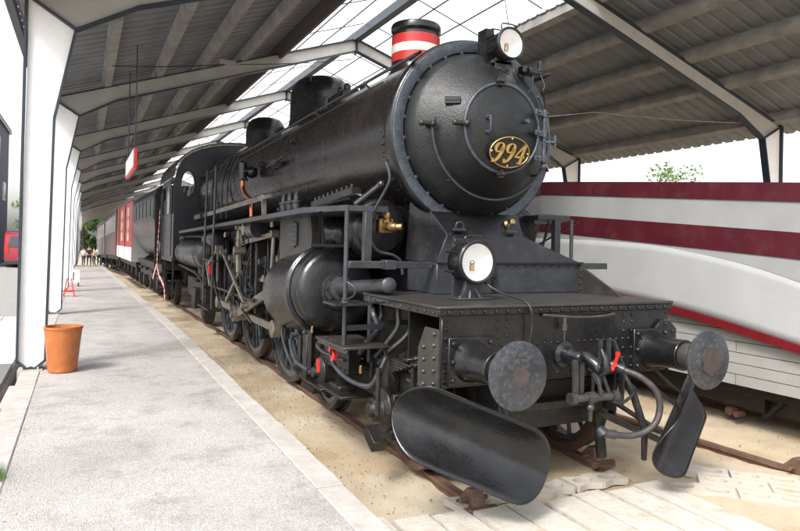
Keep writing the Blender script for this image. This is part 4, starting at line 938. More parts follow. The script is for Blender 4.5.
# clack valve with copper pipe
b = MB(); b.cyl((-.92, 6.35, 2.98), (-1.14, 6.35, 2.98), .07, n=14); b.sph((-1.0, 6.35, 2.98), .10, 12); b.cyl((-1.14, 6.35, 2.86), (-1.14, 6.35, 3.10), .065, n=14); b.sph((-1.14, 6.35, 3.10), .06, 10); b.cyl((-1.14, 6.35, 2.84), (-1.14, 6.35, 2.87), .085, n=6); clk = B(b, 'check_valve', 'black')
b = MB(); b.tube([(-1.14, 6.35, 2.85), (-1.14, 6.33, 2.72), (-1.13, 6.22, 2.62), (-1.11, 6.05, 2.55), (-1.10, 5.9, 2.48), (-1.10, 5.85, 2.25)], .035, 10); B(b, 'copper_pipe', 'copper', clk)
b = MB(); b.tube([(-.93, 5.45, 2.95), (-.99, 5.4, 2.97), (-.99, 4.6, 3.03)], .02, 8); b.box((-.97, 5.1, 3.0), (.06, .35, .08)); B(b, 'valve_box', 'oily', bevel=.006)
for (y0, y1) in ((8.4, 8.2), (8.9, 8.7), (10.0, 9.8)):
    b = MB(); b.tube([(-.80, y0, 3.52), (-.93, y0 - .03, 3.25), (-1.0, y0 - .1, 2.9), (-1.02, y1, 2.3)], .018, 6); B(b, 'sand_pipe', 'grey')
# --- ladder uprights by the drivers
for y in (7.35, 6.55):
    b = MB(); b.tube([(-1.52, y, 3.05), (-1.53, y, 2.2), (-1.54, y - .02, 1.95), (-1.54, y, 1.2), (-1.54, y, .80)], .019, 8); b.sph((-1.52, y, 3.05), .026, 8); b.cyl((-1.54, y, 1.55), (-1.45, y, 1.55), .014, n=6); B(b, 'ladder_upright', 'grey')
b = MB(); b.b2(-1.62, -1.42, 6.45, 7.45, .78, .80); b.cyl((-1.54, 6.4, 1.56), (-1.54, 7.5, 1.56), .014, n=8); B(b, 'ladder_step', 'oily')
# --- air tanks
def tank(x, z, r, y0, y1, nm='air_tank'):
    b = MB(); L_ = y1 - y0; k = r * .45; b.lathe((x, y1, z), F, [(0, 0), (r * .5, .04), (r * .85, k * .5), (r, k), (r, L_ - k), (r * .93, L_ - k * .5), (r * .7, L_ - k * .16), (r * .35, L_ - .01), (0, L_)], 36)
    o = B(b, nm, 'tender'); b = MB()
    for y in (y0 + .5, y1 - .5): b.lathe((x, y + .03, z), F, [(r, 0), (r + .01, .002), (r + .01, .055), (r, .06)], 36)
    b.b2(x - .1, x + .1, y0 + .4, y0 + .6, z - r - .12, z - r + .02); B(b, 'tank_strap', 'oily', o); return o
tank(-1.22, 1.60, .285, 8.35, 11.7); tank(-1.22, 1.90, .16, 7.75, 8.75, 'small_air_tank')
tank(1.22, 1.60, .285, 8.35, 11.7)
# bright bracket shaft, link and valve gear on the left, mirrored on the right
def gear(s):
    def X(x): return s * x
    b = MB()      # crosshead guide bars
    b.bar((X(1.08), 3.45, 1.47), (X(1.08), 5.25, 1.33), .08, .05); B(b, 'slide_bar', 'rod', bevel=.004); b = MB(); b.bar((X(1.08), 3.45, 1.15), (X(1.08), 5.25, 1.02), .08, .05); B(b, 'slide_bar', 'rod', bevel=.004)
    b = MB(); b.b2(X(.60), X(1.16), 5.22, 5.30, .85, 2.05); b.b2(X(.6), X(1.30), 5.18, 5.22, 1.85, 2.0); B(b, 'motion_bracket', 'oily', bevel=.006); b = MB(); b.b2(X(.60), X(1.14), 3.72, 3.78, 1.0, 1.6); B(b, 'motion_bracket', 'oily', bevel=.006)
    b = MB(); b.cyl((X(1.08), 3.4, 1.31), (X(1.08), 4.3, 1.225), .045, n=14); B(b, 'piston_rod', 'rod')
    b = MB(); b.b2(X(1.02), X(1.16), 4.15, 4.55, 1.10, 1.36); b.cyl((X(1.0), 4.35, 1.22), (X(1.22), 4.35, 1.22), .08, n=16); b.b2(X(1.03), X(1.15), 4.05, 4.65, 1.355, 1.40); b.b2(X(1.03), X(1.15), 4.05, 4.65, 1.07, 1.115); B(b, 'crosshead', 'rod', bevel=.006)
    ang = R_(215); cr = .34; WY = [4.62, 6.57, 8.52]; px = [(y + cr * math.cos(ang), .94 + cr * math.sin(ang)) for y in WY]
    b = MB()
    for i in (0, 1):
        b.bar((X(1.10), px[i][0], px[i][1]), (X(1.10), px[i + 1][0], px[i + 1][1]), .045, .10)
    for q in px: b.cyl((X(1.05), q[0], q[1]), (X(1.16), q[0], q[1]), .115, n=22)
    B(b, 'coupling_rod', 'rod', bevel=.004)
    b = MB(); b.bar((X(1.20), 4.35, 1.22), (X(1.20), px[1][0], px[1][1]), .045, .12, .045, .15); b.cyl((X(1.16), 4.35, 1.22), (X(1.25), 4.35, 1.22), .09, n=18); b.cyl((X(1.16), px[1][0], px[1][1]), (X(1.26), px[1][0], px[1][1]), .13, n=22); B(b, 'connecting_rod', 'rod', bevel=.004)
    b = MB(); rc = (px[1][0] + .18, px[1][1] + .20); b.bar((X(1.28), px[1][0], px[1][1]), (X(1.28), rc[0], rc[1]), .04, .09); b.cyl((X(1.24), px[1][0], px[1][1]), (X(1.30), px[1][0], px[1][1]), .07, n=16); b.bar((X(1.32), rc[0], rc[1]), (X(1.34), 5.55, 1.42), .03, .06); b.cyl((X(1.27), rc[0], rc[1]), (X(1.34), rc[0], rc[1]), .05, n=14); B(b, 'eccentric_rod', 'rod', bevel=.003)
    b = MB()      # curved expansion link
    P = [(X(1.34), 5.52 + .05 * math.sin(t * PI) - .0, 1.42 + .62 * t) for t in [k / 10 for k in range(11)]]; b.tube(P, .045, 6); b.cyl((X(1.25), 5.55, 1.74), (X(1.42), 5.55, 1.74), .06, n=14); b.cyl((X(1.36), 5.52, 1.42), (X(1.30), 5.52, 1.42), .045, n=12); B(b, 'expansion_link', 'rod')
    b = MB(); b.bar((X(1.28), 5.55, 1.86), (X(1.24), 3.95, 1.98), .03, .065); b.cyl((X(1.2), 3.95, 1.98), (X(1.3), 3.95, 1.98), .05, n=12); B(b, 'radius_rod', 'rod', bevel=.003)
    b = MB(); b.bar((X(1.26), 3.95, 2.02), (X(1.26), 4.05, 1.28), .03, .07); b.bar((X(1.26), 4.05, 1.05), (X(1.26), 4.08, 1.3), .03, .05); b.cyl((X(1.22), 4.05, 1.28), (X(1.3), 4.05, 1.28), .045, n=12); b.bar((X(1.26), 4.05, 1.08), (X(1.20), 4.4, 1.12), .03, .05); B(b, 'combination_lever', 'rod', bevel=.003)
    b = MB(); b.cyl((X(.7), 5.0, 2.04), (X(1.36), 5.0, 2.04), .045, n=12); b.cyl((X(1.30), 5.0, 2.04), (X(1.42), 5.0, 2.04), .085, n=18); b.bar((X(1.36), 5.0, 2.04), (X(1.36), 5.55, 2.08), .035, .08, .035, .05); b.cyl((X(1.32), 5.55, 2.08), (X(1.40), 5.55, 2.08), .04, n=12); b.bar((X(1.34), 5.55, 2.08), (X(1.32), 5.45, 1.84), .03, .05); B(b, 'lifting_shaft', 'rod', bevel=.003)
    b = MB(); b.cyl((X(1.30), 4.55, 2.05), (X(1.30), 4.95, 2.05), .12, n=24); B(b, 'balance_spring', 'tender')
    b = MB()      # assorted brackets, rods and oil pots between the wheels
    for (y, z0, z1) in ((4.75, .9, 1.9), (5.75, .8, 2.0), (6.9, .8, 1.9), (7.7, .8, 1.9), (3.85, .55, 1.2)): b.b2(X(1.06), X(1.12), y, y + .05, z0, z1)
    b.b2(X(.98), X(1.04), 3.9, 9.2, 1.50, 1.56); b.b2(X(1.24), X(1.28), 4.9, 8.4, 1.04, 1.08)
    b.tube([(X(1.36), 4.6, .8), (X(1.38), 5.2, .95), (X(1.35), 5.6, 1.0)], .02, 6); b.tube([(X(1.3), 7.0, .75), (X(1.34), 7.4, 1.1), (X(1.32), 7.8, 1.5), (X(1.28), 8.1, 1.9)], .018, 6)
    B(b, 'motion_frame', 'oily', bevel=.004)
    for y, z in ((4.35, 1.36), (4.8, 1.95), (5.55, 1.82), (6.9, 1.94), (3.95, 2.06)):
        b = MB(); b.cyl((X(1.28), y, z), (X(1.28), y, z + .06), .03, n=10); b.cyl((X(1.28), y, z + .06), (X(1.28), y, z + .085), .018, n=8); B(b, 'oil_pot', 'rod')
gear(-1); gear(1)
b = MB(); b.b2(-1.36, -1.33, 7.9, 8.05, 1.27, 1.40); b.cyl((-1.34, 7.95, 1.40), (-1.34, 7.95, 1.46), .03, n=8); B(b, 'red_tap', 'bright_red')
# sand and steam pipes, bolted flanges and levers seen between the wheels and the running board
rnd = random.Random(5)
for i, (y, x) in enumerate(((3.9, -1.02), (4.6, -.98), (5.0, -1.0), (5.9, -1.04), (6.6, -.99), (7.2, -1.02), (7.9, -1.0), (8.7, -1.02))):
    b = MB(); dy = rnd.uniform(-.25, .25); b.tube([(x, y, 2.14), (x - .02, y, 1.8), (x - .05, y + dy, 1.45), (x - .05, y + dy, 1.1), (x + .08, y + dy * 1.5, .6), (x + .14, y + dy * 1.8, .25)], .016, 6)
    for z in (1.9, 1.3): b.cyl((x - .02, y + (dy if z < 1.5 else 0), z), (x - .02, y + (dy if z < 1.5 else 0), z + .05), .032, n=8)
    B(b, 'sand_pipe', 'grey' if i % 2 else 'oily')
for y, z, r in ((3.95, 1.66, .10), (4.85, 1.60, .08), (5.6, 1.15, .07), (6.9, 1.60, .09), (7.6, 1.62, .07)):
    b = MB(); b.lathe((-1.10, y, z), (-1, 0, 0), [(0, 0), (r, 0), (r, .04), (r * .6, .05), (r * .55, .12), (r * .35, .13), (0, .13)], 18)
    for k in range(6): b.bolt((-1.14, y + r * .78 * math.cos(k * PI / 3), z + r * .78 * math.sin(k * PI / 3)), (-1, 0, 0), .012, .02)
    B(b, 'bolted_cover', 'rod' if y in (3.95, 6.9) else 'grey')
b = MB(); b.bar((-1.40, 6.5, 1.70), (-1.38, 4.9, 1.0), .03, .05); b.cyl((-1.44, 6.5, 1.70), (-1.34, 6.5, 1.70), .05, n=12); b.cyl((-1.44, 4.9, 1.0), (-1.34, 4.9, 1.0), .045, n=12); B(b, 'lubricator_rod', 'rod')
b = MB(); b.bar((-1.38, 7.9, 1.45), (-1.38, 7.0, 1.75), .025, .05); b.bar((-1.38, 7.0, 1.75), (-1.38, 7.0, 1.2), .025, .05); b.cyl((-1.42, 7.0, 1.75), (-1.30, 7.0, 1.75), .055, n=12); b.bar((-1.36, 8.2, 1.5), (-1.36, 7.8, 1.1), .03, .08); B(b, 'valve_lever', 'rod')
b = MB(); b.tube([(-1.2, 3.2, .80), (-1.3, 2.9, .78), (-1.34, 2.5, .62), (-1.30, 2.2, .58)], .02, 8); b.tube([(-1.15, 3.5, .95), (-1.28, 3.4, .85), (-1.3, 3.1, .62), (-1.2, 3.0, .4)], .016, 8); b.box((-1.24, 2.75, .80), (.10, .16, .08)); b.cyl((-1.3, 2.75, .84), (-1.3, 2.75, .95), .03, n=10); B(b, 'drain_pipe', 'grey', bevel=.004)
# --- wheels
def wheel_mesh(R, w_, nsp, x, y, s, hub, rimw, sp):
    """returns (body builder, tyre builder); wheel axis along x, z of axle = R"""
    b = MB(); ax = (s, 0, 0); o = (x, y, R)
    b.lathe(o, ax, [(R - rimw, -.05), (R - .065, -.05), (R - .065, .05), (R - rimw, .05), (R - rimw, -.05)], 56)
    b.lathe(o, ax, [(0, -.09), (hub, -.09), (hub, .08), (hub * .8, .10), (hub * .55, .10), (hub * .5, .13), (0, .13)], 28)
    for k in range(nsp):
        a = 2 * PI * k / nsp; d = Vector((0, math.cos(a), math.sin(a))); p0 = Vector(o) + d * hub * .9; p1 = Vector(o) + d * (R - rimw + .01)
        b.tube([p0, p0.lerp(p1, .5) + Vector((s * .008, 0, 0)), p1], sp, 6, cap=False, radii=[sp * 1.25, sp * .95, sp * 1.05])
    t = MB(); t.lathe(o, ax, [(R - .067, -.07), (R + .0, -.07), (R + .0, -.055), (R + .0, .06), (R - .005, .07), (R - .06, .07), (R - .067, .065), (R - .067, -.07)], 72)
    t.lathe(o, ax, [(R + .028, -.072), (R + .03, -.085), (R + .01, -.10), (R - .05, -.10), (R - .05, -.07), (R, -.07), (R + .028, -.072)], 72)
    return b, t
M['spoke'] = mat('dark_spoke', (.12, .13, .145), .28, .4, col2=(.045, .05, .056), grime=(.06, .05, .04), gamt=.3)
M['tyre'] = mat('steel_tyre', (.07, .062, .055), .42, .5, col2=(.03, .026, .022), nscale=8, grime=(.10, .06, .04), gamt=.6)
for y in (4.62, 6.57, 8.52):
    for s in (-1, 1):
        bb, tt = wheel_mesh(.94, .14, 19, s * .80, y, s, .17, .145, .026)
        # counterweight
        a0 = R_(35) - .55; o = (s * .80, y, .94)
        cw = [(y + .80 * math.cos(a0 + 1.1 * k / 12), .94 + .80 * math.sin(a0 + 1.1 * k / 12)) for k in range(13)]; bb.prism(cw, s * .80 - .045, s * .80 + .055, 'yz')
        bb.cyl((s * .85, y + .34 * math.cos(R_(215)), .94 + .34 * math.sin(R_(215))), (s * 1.12, y + .34 * math.cos(R_(215)), .94 + .34 * math.sin(R_(215))), .06, n=14)
        wh = B(bb, 'driving_wheel', 'spoke'); B(tt, 'tyre', 'tyre', wh)
    b = MB(); b.cyl((-.8, y, .94), (.8, y, .94), .09, n=16); B(b, 'axle', 'oily')
for y in (.90, 3.02):
    for s in (-1, 1):
        bb, tt = wheel_mesh(.49, .14, 11, s * .80, y, s, .11, .12, .022); wh = B(bb, 'leading_wheel', 'spoke'); B(tt, 'tyre', 'tyre' if y > 2 else 'rust', wh)
    b = MB(); b.cyl((-1.1, y, .49), (1.1, y, .49), .07, n=16); B(b, 'axle', 'oily')
for s in (-1, 1):
    bb, tt = wheel_mesh(.55, .14, 12, s * .80, 11.3, s, .12, .12, .022); wh = B(bb, 'trailing_wheel', 'spoke'); B(tt, 'tyre', 'tyre', wh)
# --- bogie frame with axle boxes
for s in (-1, 1):
    b = MB(); P = [(.45, .62), (.55, .84), (1.25, .84), (1.5, .74), (2.4, .74), (2.7, .86), (3.35, .86), (3.55, .64), (3.55, .40), (3.3, .40), (3.25, .62), (2.8, .62), (2.7, .38), (2.45, .44), (1.5, .44), (1.2, .36), (1.15, .60), (.68, .60), (.62, .38), (.45, .38)]
    b.prism(P, s * .97, s * 1.00, 'yz'); bf = B(b, 'bogie_frame', 'oily', flat=True, bevel=.004)
    b = MB()
    for q in P: b.bolt((s * 1.0, q[0] + (.05 if q[0] < 2 else -.05), (q[1] - .6) * .8 + .6), (s, 0, 0), .014, .016)
    for i in range(14): b.bolt((s * 1.0, .65 + i * .2, .80 if i % 2 else .70), (s, 0, 0), .012, .014)
    B(b, 'rivets', 'oily', bf)
    for y in (.90, 3.02):
        b = MB(); b.b2(s * .95, s * 1.10, y - .15, y + .15, .36, .66); b.lathe((s * 1.10, y, .52), (s, 0, 0), [(.18, 0), (.18, .04), (.15, .06), (.11, .07), (.10, .12), (.07, .13), (.06, .16), (0, .165)], 28)
        for k in range(8): a = 2 * PI * k / 8; b.bolt((s * 1.14, y + .155 * math.cos(a), .52 + .155 * math.sin(a)), (s, 0, 0), .018, .024)
        b.b2(s * .98, s * 1.10, y - .12, y + .12, .28, .37); B(b, 'axle_box', 'oily', bf, bevel=.006)
        b = MB()      # leaf spring above
        for k in range(5): b.b2(s * 1.02, s * 1.10, y - .42 + k * .07, y + .42 - k * .07, .90 - .022 * k + .03, .918 - .022 * k + .03)
        b.b2(s * 1.01, s * 1.11, y - .05, y + .05, .66, .96); b.cyl((s * 1.06, y - .40, .95), (s * 1.06, y - .40, .70), .018, n=8); b.cyl((s * 1.06, y + .40, .95), (s * 1.06, y + .40, .70), .018, n=8); B(b, 'leaf_spring', 'oily', bf, bevel=.002)
# platform side clutter under the footstep: sandbox plates, pipes with red cocks
b = MB(); b.b2(-1.26, -1.14, 1.35, 2.1, .72, .96)
for i in range(6):
    for j in range(3): b.bolt((-1.26, 1.42 + i * .12, .75 + j * .09), (-1, 0, 0), .011, .014)
b.b2(-1.40, -1.10, 1.15, 1.75, .555, .58); b.b2(-1.34, -1.2, 1.35, 1.62, .58, .62); b.b2(-1.35, -1.10, 1.8, 2.4, .48, .51)
B(b, 'step_box', 'oily', bevel=.004)
b = MB(); b.tube([(-1.30, 1.55, .98), (-1.36, 1.5, .88), (-1.38, 1.35, .80), (-1.36, 1.05, .74), (-1.30, .80, .74), (-1.26, .72, .84), (-1.2, .70, .98)], .020, 8); b.tube([(-1.3, 1.95, .95), (-1.40, 1.8, .92), (-1.42, 1.5, .90), (-1.36, 1.2, .88)], .016, 8)
b.tube([(-1.42, 2.0, .66), (-1.45, 2.3, .70), (-1.42, 2.6, .86), (-1.3, 2.7, .9)], .018, 8); b.tube([(-1.08, 1.3, 1.36), (-1.12, 1.15, 1.28), (-1.10, 1.1, 1.15), (-1.22, 1.05, 1.05), (-1.26, 1.1, .95)], .024, 8); b.tube([(-.98, 1.3, 1.36), (-1.02, 1.2, 1.25), (-1.12, 1.25, 1.02)], .02, 8)
B(b, 'drain_pipe', 'grey')
b = MB(); b.bar((-1.41, 1.42, .96), (-1.41, 1.28, .90), .03, .05); b.bar((-1.41, 1.36, .95), (-1.41, 1.33, .86), .03, .04); b.bar((-1.40, 1.40, .98), (-1.40, 1.46, 1.0), .03, .02); B(b, 'red_cock', 'bright_red')
b = MB(); b.bar((-1.36, 1.88, .78), (-1.36, 1.86, .66), .022, .03); B(b, 'red_cock', 'bright_red')
for (x, y, z) in ((-1.28, 1.02, .80), (-1.30, 2.25, .98)):
    b = MB(); b.cyl((x, y, z), (x, y, z + .05), .016, n=10); b.sph((x, y, z + .055), .015, 8); B(b, 'brass_oiler', 'brass')
b = MB(); b.lathe((-1.16, 2.05, .62), (-1, 0, 0), [(.0, 0), (.15, 0), (.15, .12), (.12, .14), (.06, .15), (.05, .2), (0, .2)], 20); b.b2(-1.34, -1.1, 2.3, 2.42, .5, .95); b.cyl((-1.3, 2.3, .55), (-1.3, 2.3, 1.0), .03, n=8); b.cyl((-1.33, 2.55, .6), (-1.33, 2.55, .92), .025, n=8); b.cyl((-1.3, .62, .55), (-1.3, .62, .92), .02, n=8)
b.box((-1.26, .74, .34), (.12, .2, .10), Matrix.Rotation(.5, 3, 'X')); b.b2(-1.2, -1.1, 2.5, 2.9, .3, .36)
B(b, 'brake_gear', 'oily', bevel=.004)
# brake shoes and hangers on drivers
for y in (5.59, 7.55, 9.5):
    b = MB(); b.bar((-.95, y, 1.25), (-.95, y - .02, .45), .06, .04); b.prism([(y - .10, .50), (y - .03, .45), (y - .03, .95), (y - .10, .98), (y - .04, .72)], -.88, -.76, 'yz'); b.cyl((-1.0, y, .46), (.9, y, .46), .03, n=8); B(b, 'brake_hanger', 'oily')
# trailing truck frame and ash pan under the firebox
b = MB(); b.b2(-1.02, -.98, 9.6, 12.9, .55, 1.0); b.b2(-.9, .9, 9.3, 12.0, .7, 1.9); b.b2(-1.15, -.95, 9.55, 9.85, .22, 1.28); b.b2(-1.12, -.95, 11.05, 11.55, .35, .80); b.b2(-1.25, -1.05, 9.5, 9.9, 1.20, 1.32); b.b2(.98, 1.02, 9.6, 12.9, .55, 1.0)
for k in range(5): b.b2(-1.10, -1.02, 10.8 + k * .07, 11.8 - k * .07, 1.02 - .02 * k, 1.038 - .02 * k)
for i in range(8): b.box((-1.16, 9.7, .32 + i * .12), (.03, .2, .03))
B(b, 'trailing_frame', 'oily', bevel=.005)
# --- cab
CF, CR = 12.0, 14.5
def arch(hw, zs, zt, n=14): return [(hw * math.cos(PI * k / n) * (1 if 1 else 1), zs + (zt - zs) * math.sin(PI * k / n) ** .85) for k in range(n + 1)]

# front wall with two oval windows: built as strips round each window
b = MB(); prof = [(1.50, 1.42)] + [(1.50, 3.30)] + arch(1.44, 3.42, 4.20)[1:-1] + [(-1.50, 3.30), (-1.50, 1.42)]
import mathutils
def wall_with_holes(b, prof, holes, y0, y1):
    from mathutils import Vector as V2
    bm = bmesh.new(); edges = []
    loops = [prof] + holes
    for lp in loops:
        vs = [bm.verts.new((x, 0, z)) for x, z in lp]
        for i in range(len(vs)): edges.append(bm.edges.new((vs[i], vs[(i + 1) % len(vs)])))
    bmesh.ops.triangle_fill(bm, use_beauty=True, use_dissolve=False, edges=edges)
    bm.verts.ensure_lookup_table(); bm.verts.index_update()
    vv = [(v.co.x, y0, v.co.z) for v in bm.verts] + [(v.co.x, y1, v.co.z) for v in bm.verts]; n = len(bm.verts)
    fs = [tuple(v.index for v in f.verts) for f in bm.faces]; fs += [tuple(n + i for i in f) for f in fs]
    for e in edges:
        if e.is_valid: a, c = e.verts[0].index, e.verts[1].index; fs.append((a, c, n + c, n + a))
    bm.free(); b.add(vv, fs)
def oval(cx, cz, a, c, n=20): return [(cx + a * math.cos(2 * PI * k / n), cz + c * math.sin(2 * PI * k / n) * (1.1 if math.sin(2 * PI * k / n) > 0 else .95)) for k in range(n)]
wall_with_holes(b, prof, [oval(-1.20, 3.18, .155, .30), oval(1.20, 3.18, .155, .30)], CF, CF + .02)
cab = B(b, 'cab', 'tender', flat=True)
for s in (-1, 1):
    b = MB(); b.tube([(x, CF - .012, z) for x, z in oval(s * 1.20, 3.18, .16, .305, 24)], .018, 6, closed=True); wf = B(b, 'window_frame', 'grey', cab)
    b = MB(); o_ = oval(s * 1.20, 3.18, .155, .30); b.add([(x, CF + .01, z) for x, z in o_], [tuple(range(len(o_)))]); B(b, 'window_pane', 'clear', cab)
b = MB()
for z in [1.5 + .09 * i for i in range(20)]:
    b.bolt((-1.46, CF - .002, z), F, .010, .01)
for k in range(26):
    a = R_(-60 + k * 9.5); b.bolt((-1.02 * math.cos(a), CF - .03, ZC + 1.02 * math.sin(a)), F, .012, .01)
B(b, 'rivets', 'tender', cab)
for s in (-1, 1):
    b = MB(); b.b2(s * 1.48, s * 1.50, CF + .02, CR, 1.42, 2.52); b.b2(s * 1.48, s * 1.50, CF + .02, CF + .28, 2.52, 3.32); b.b2(s * 1.48, s * 1.50, CR - .9, CR - .78, 2.52, 3.32); b.b2(s * 1.48, s * 1.50, CF + .28, CR, 3.22, 3.36); b.b2(s * 1.48, s * 1.50, CR - .1, CR, 2.52, 3.22)
    b.b2(s * 1.47, s * 1.52, CF + .02, CR, 1.36, 1.45); B(b, 'cab_side', 'tender', cab, flat=True)
    b = MB(); b.b2(s * 1.46, s * 1.478, CR - .76, CR - .12, 1.5, 2.9); B(b, 'cab_door', 'tender', cab, bevel=.004)
    b = MB(); b.cyl((s * 1.54, CF + .12, 1.5), (s * 1.54, CF + .12, 3.1), .016, n=8); B(b, 'grab_rail', 'grey', cab)
    b = MB(); b.cyl((s * 1.54, CR - .2, 1.3), (s * 1.54, CR - .2, 3.1), .016, n=8); B(b, 'grab_rail', 'grey', cab)
    b = MB(); b.b2(s * 1.53, s * 1.56, CF + .3, CF + .9, 2.5, 3.3); b.b2(s * 1.53, s * 1.56, CF + .3, CF + .34, 2.5, 3.3); B(b, 'side_window', 'glassdark', cab)
b = MB(); pa = arch(1.52, 3.36, 4.22, 18); n = len(pa); vs = [(x, y, z) for y in (CF - .18, CR + .5) for x, z in pa] + [(x, y, z + .03) for y in (CF - .18, CR + .5) for x, z in pa]
fs = [(i, i + 1, n + i + 1, n + i) for i in range(n - 1)] + [(2 * n + i, 2 * n + i + 1, 3 * n + i + 1, 3 * n + i) for i in range(n - 1)] + [(i, i + 1, 2 * n + i + 1, 2 * n + i) for i in range(n - 1)] + [(n + i, n + i + 1, 3 * n + i + 1, 3 * n + i) for i in range(n - 1)] + [(0, n, 3 * n, 2 * n), (n - 1, 2 * n - 1, 4 * n - 1, 3 * n - 1)]
b.add(vs, fs); B(b, 'cab_roof', 'black', cab)
b = MB(); b.b2(-1.46, 1.46, CR - .02, CR, 1.42, 2.3); b.b2(-1.4, 1.4, CF + .02, CR, 1.38, 1.42); B(b, 'cab_floor', 'oily', cab)
b = MB(); b.b2(-1.56, -1.30, 13.7, 14.2, 1.0, 1.02); b.b2(-1.56, -1.30, 13.7, 14.2, .62, .64); b.b2(-1.5, -1.47, 13.72, 13.75, .6, 1.4); b.b2(-1.5, -1.47, 14.15, 14.18, .6, 1.4); b.b2(-1.56, -1.30, 11.9, 12.3, .9, .92); b.b2(-1.5, -1.47, 12.0, 12.03, .6, 1.4); B(b, 'cab_step', 'oily', cab)
# bits at the cab front: injector and pipes below the tank
b = MB(); b.tube([(-1.3, 11.5, 1.95), (-1.35, 9.0, 1.95), (-1.3, 8.6, 1.9)], .015, 6); b.tube([(-1.35, 12.0, 1.30), (-1.38, 10.5, 1.27), (-1.35, 9.3, 1.2), (-1.2, 9.1, .9)], .022, 8); b.cyl((-1.25, 12.1, 1.9), (-1.25, 11.7, 1.9), .06, n=10); b.sph((-1.3, 11.8, 1.9), .09, 8); B(b, 'injector_pipe', 'oily')
# red and white tape tied at the cab steps: a thing of its own
b = MB(); tp = [(-1.57, 14.35, 2.7), (-1.59, 14.3, 2.2), (-1.62, 14.3, 1.7), (-1.64, 14.1, 1.25), (-1.66, 13.8, 1.15)]; tp2 = [(-1.66, 13.8, 1.15), (-1.66, 13.3, .95), (-1.66, 12.8, .9), (-1.64, 12.3, .75), (-1.64, 12.1, .45)]
for pts in (tp, tp2, [(-1.64, 14.1, 1.25), (-1.66, 14.5, 1.0), (-1.67, 14.8, .8)]):
    for i in range(len(pts) - 1):
        p, q = Vector(pts[i]), Vector(pts[i + 1]); k = max(2, int((q - p).length / .07))
        for j in range(k):
            a = p.lerp(q, j / k); c = p.lerp(q, (j + 1) / k); b.m = j % 2; b.bar(a, c, .008, .085)
tag(b.build('warning_tape', ['bright_red', 'white'], None, flat=True), 'red and white striped warning tape tied across the cab entrance of the locomotive', 'warning tape')
# ------------------------------------------------------------------ tender and coaches
def warp(b):
    b.v = [(x + bend(y), y, z + fall(y)) for x, y, z in b.v]; return b
tn = thing('tender', 'dark grey tender with rounded tank sides coupled behind the cab of the black locomotive', 'tender', (0, 18, 0))
half = [(.75, 1.20), (1.05, 1.38), (1.30, 1.72), (1.45, 2.1), (1.50, 2.5), (1.50, 3.10), (1.44, 3.30), (1.25, 3.42)]
pf = half + [(-x, z) for x, z in half[::-1]]
b = MB(); b.prism(pf, 15.35, 22.1, 'xz'); body = warp(b).build('tank', 'tender', tn, bevel=.01, sharp=50)
b = MB()
for i in range(5): b.b2(-1.515, -1.50, 16.2 + i * 1.1, 16.6 + i * 1.1, 2.55, 3.05)
for y in (15.5, 21.5): b.b2(-1.51, -1.498, y - .03, y + .03, 2.45, 3.2)
b.b2(-1.515, -1.498, 15.4, 21.6, 3.06, 3.10); warp(b).build('tank_panel', 'grey', body, bevel=.003)
b = MB(); b.b2(-1.2, -1.16, 15.0, 21.9, .55, 1.0); b.b2(1.16, 1.2, 15.0, 21.9, .55, 1.0); b.b2(-1.3, 1.3, 15.0, 21.9, 1.02, 1.18); warp(b).build('underframe', 'oily', tn)
b = MB(); b.b2(-1.5, -1.4, 15.0, 15.06, 1.1, 3.0); b.b2(-1.5, -1.2, 14.9, 15.35, .45, .48); b.b2(-1.5, -1.2, 14.9, 15.35, .85, .88); b.b2(-1.48, -1.45, 15.1, 15.14, .45, 1.2); warp(b).build('step', 'oily', tn)
for y in (15.9, 17.6, 19.6, 21.1):
    for s in (-1, 1):
        bb, tt = wheel_mesh(.5, .14, 10, s * .8, y, s, .12, .12, .022); wo = warp(bb).build('wheel', 'spoke', tn); warp(tt).build('tyre', 'tyre', wo)
    b = MB(); b.b2(-1.32, -1.18, y - .15, y + .15, .35, .68); 
    for k in range(4): b.b2(-1.30, -1.22, y - .45 + k * .08, y + .45 - k * .08, .90 - .02 * k, .918 - .02 * k)
    warp(b).build('axle_box', 'oily', tn, bevel=.004)
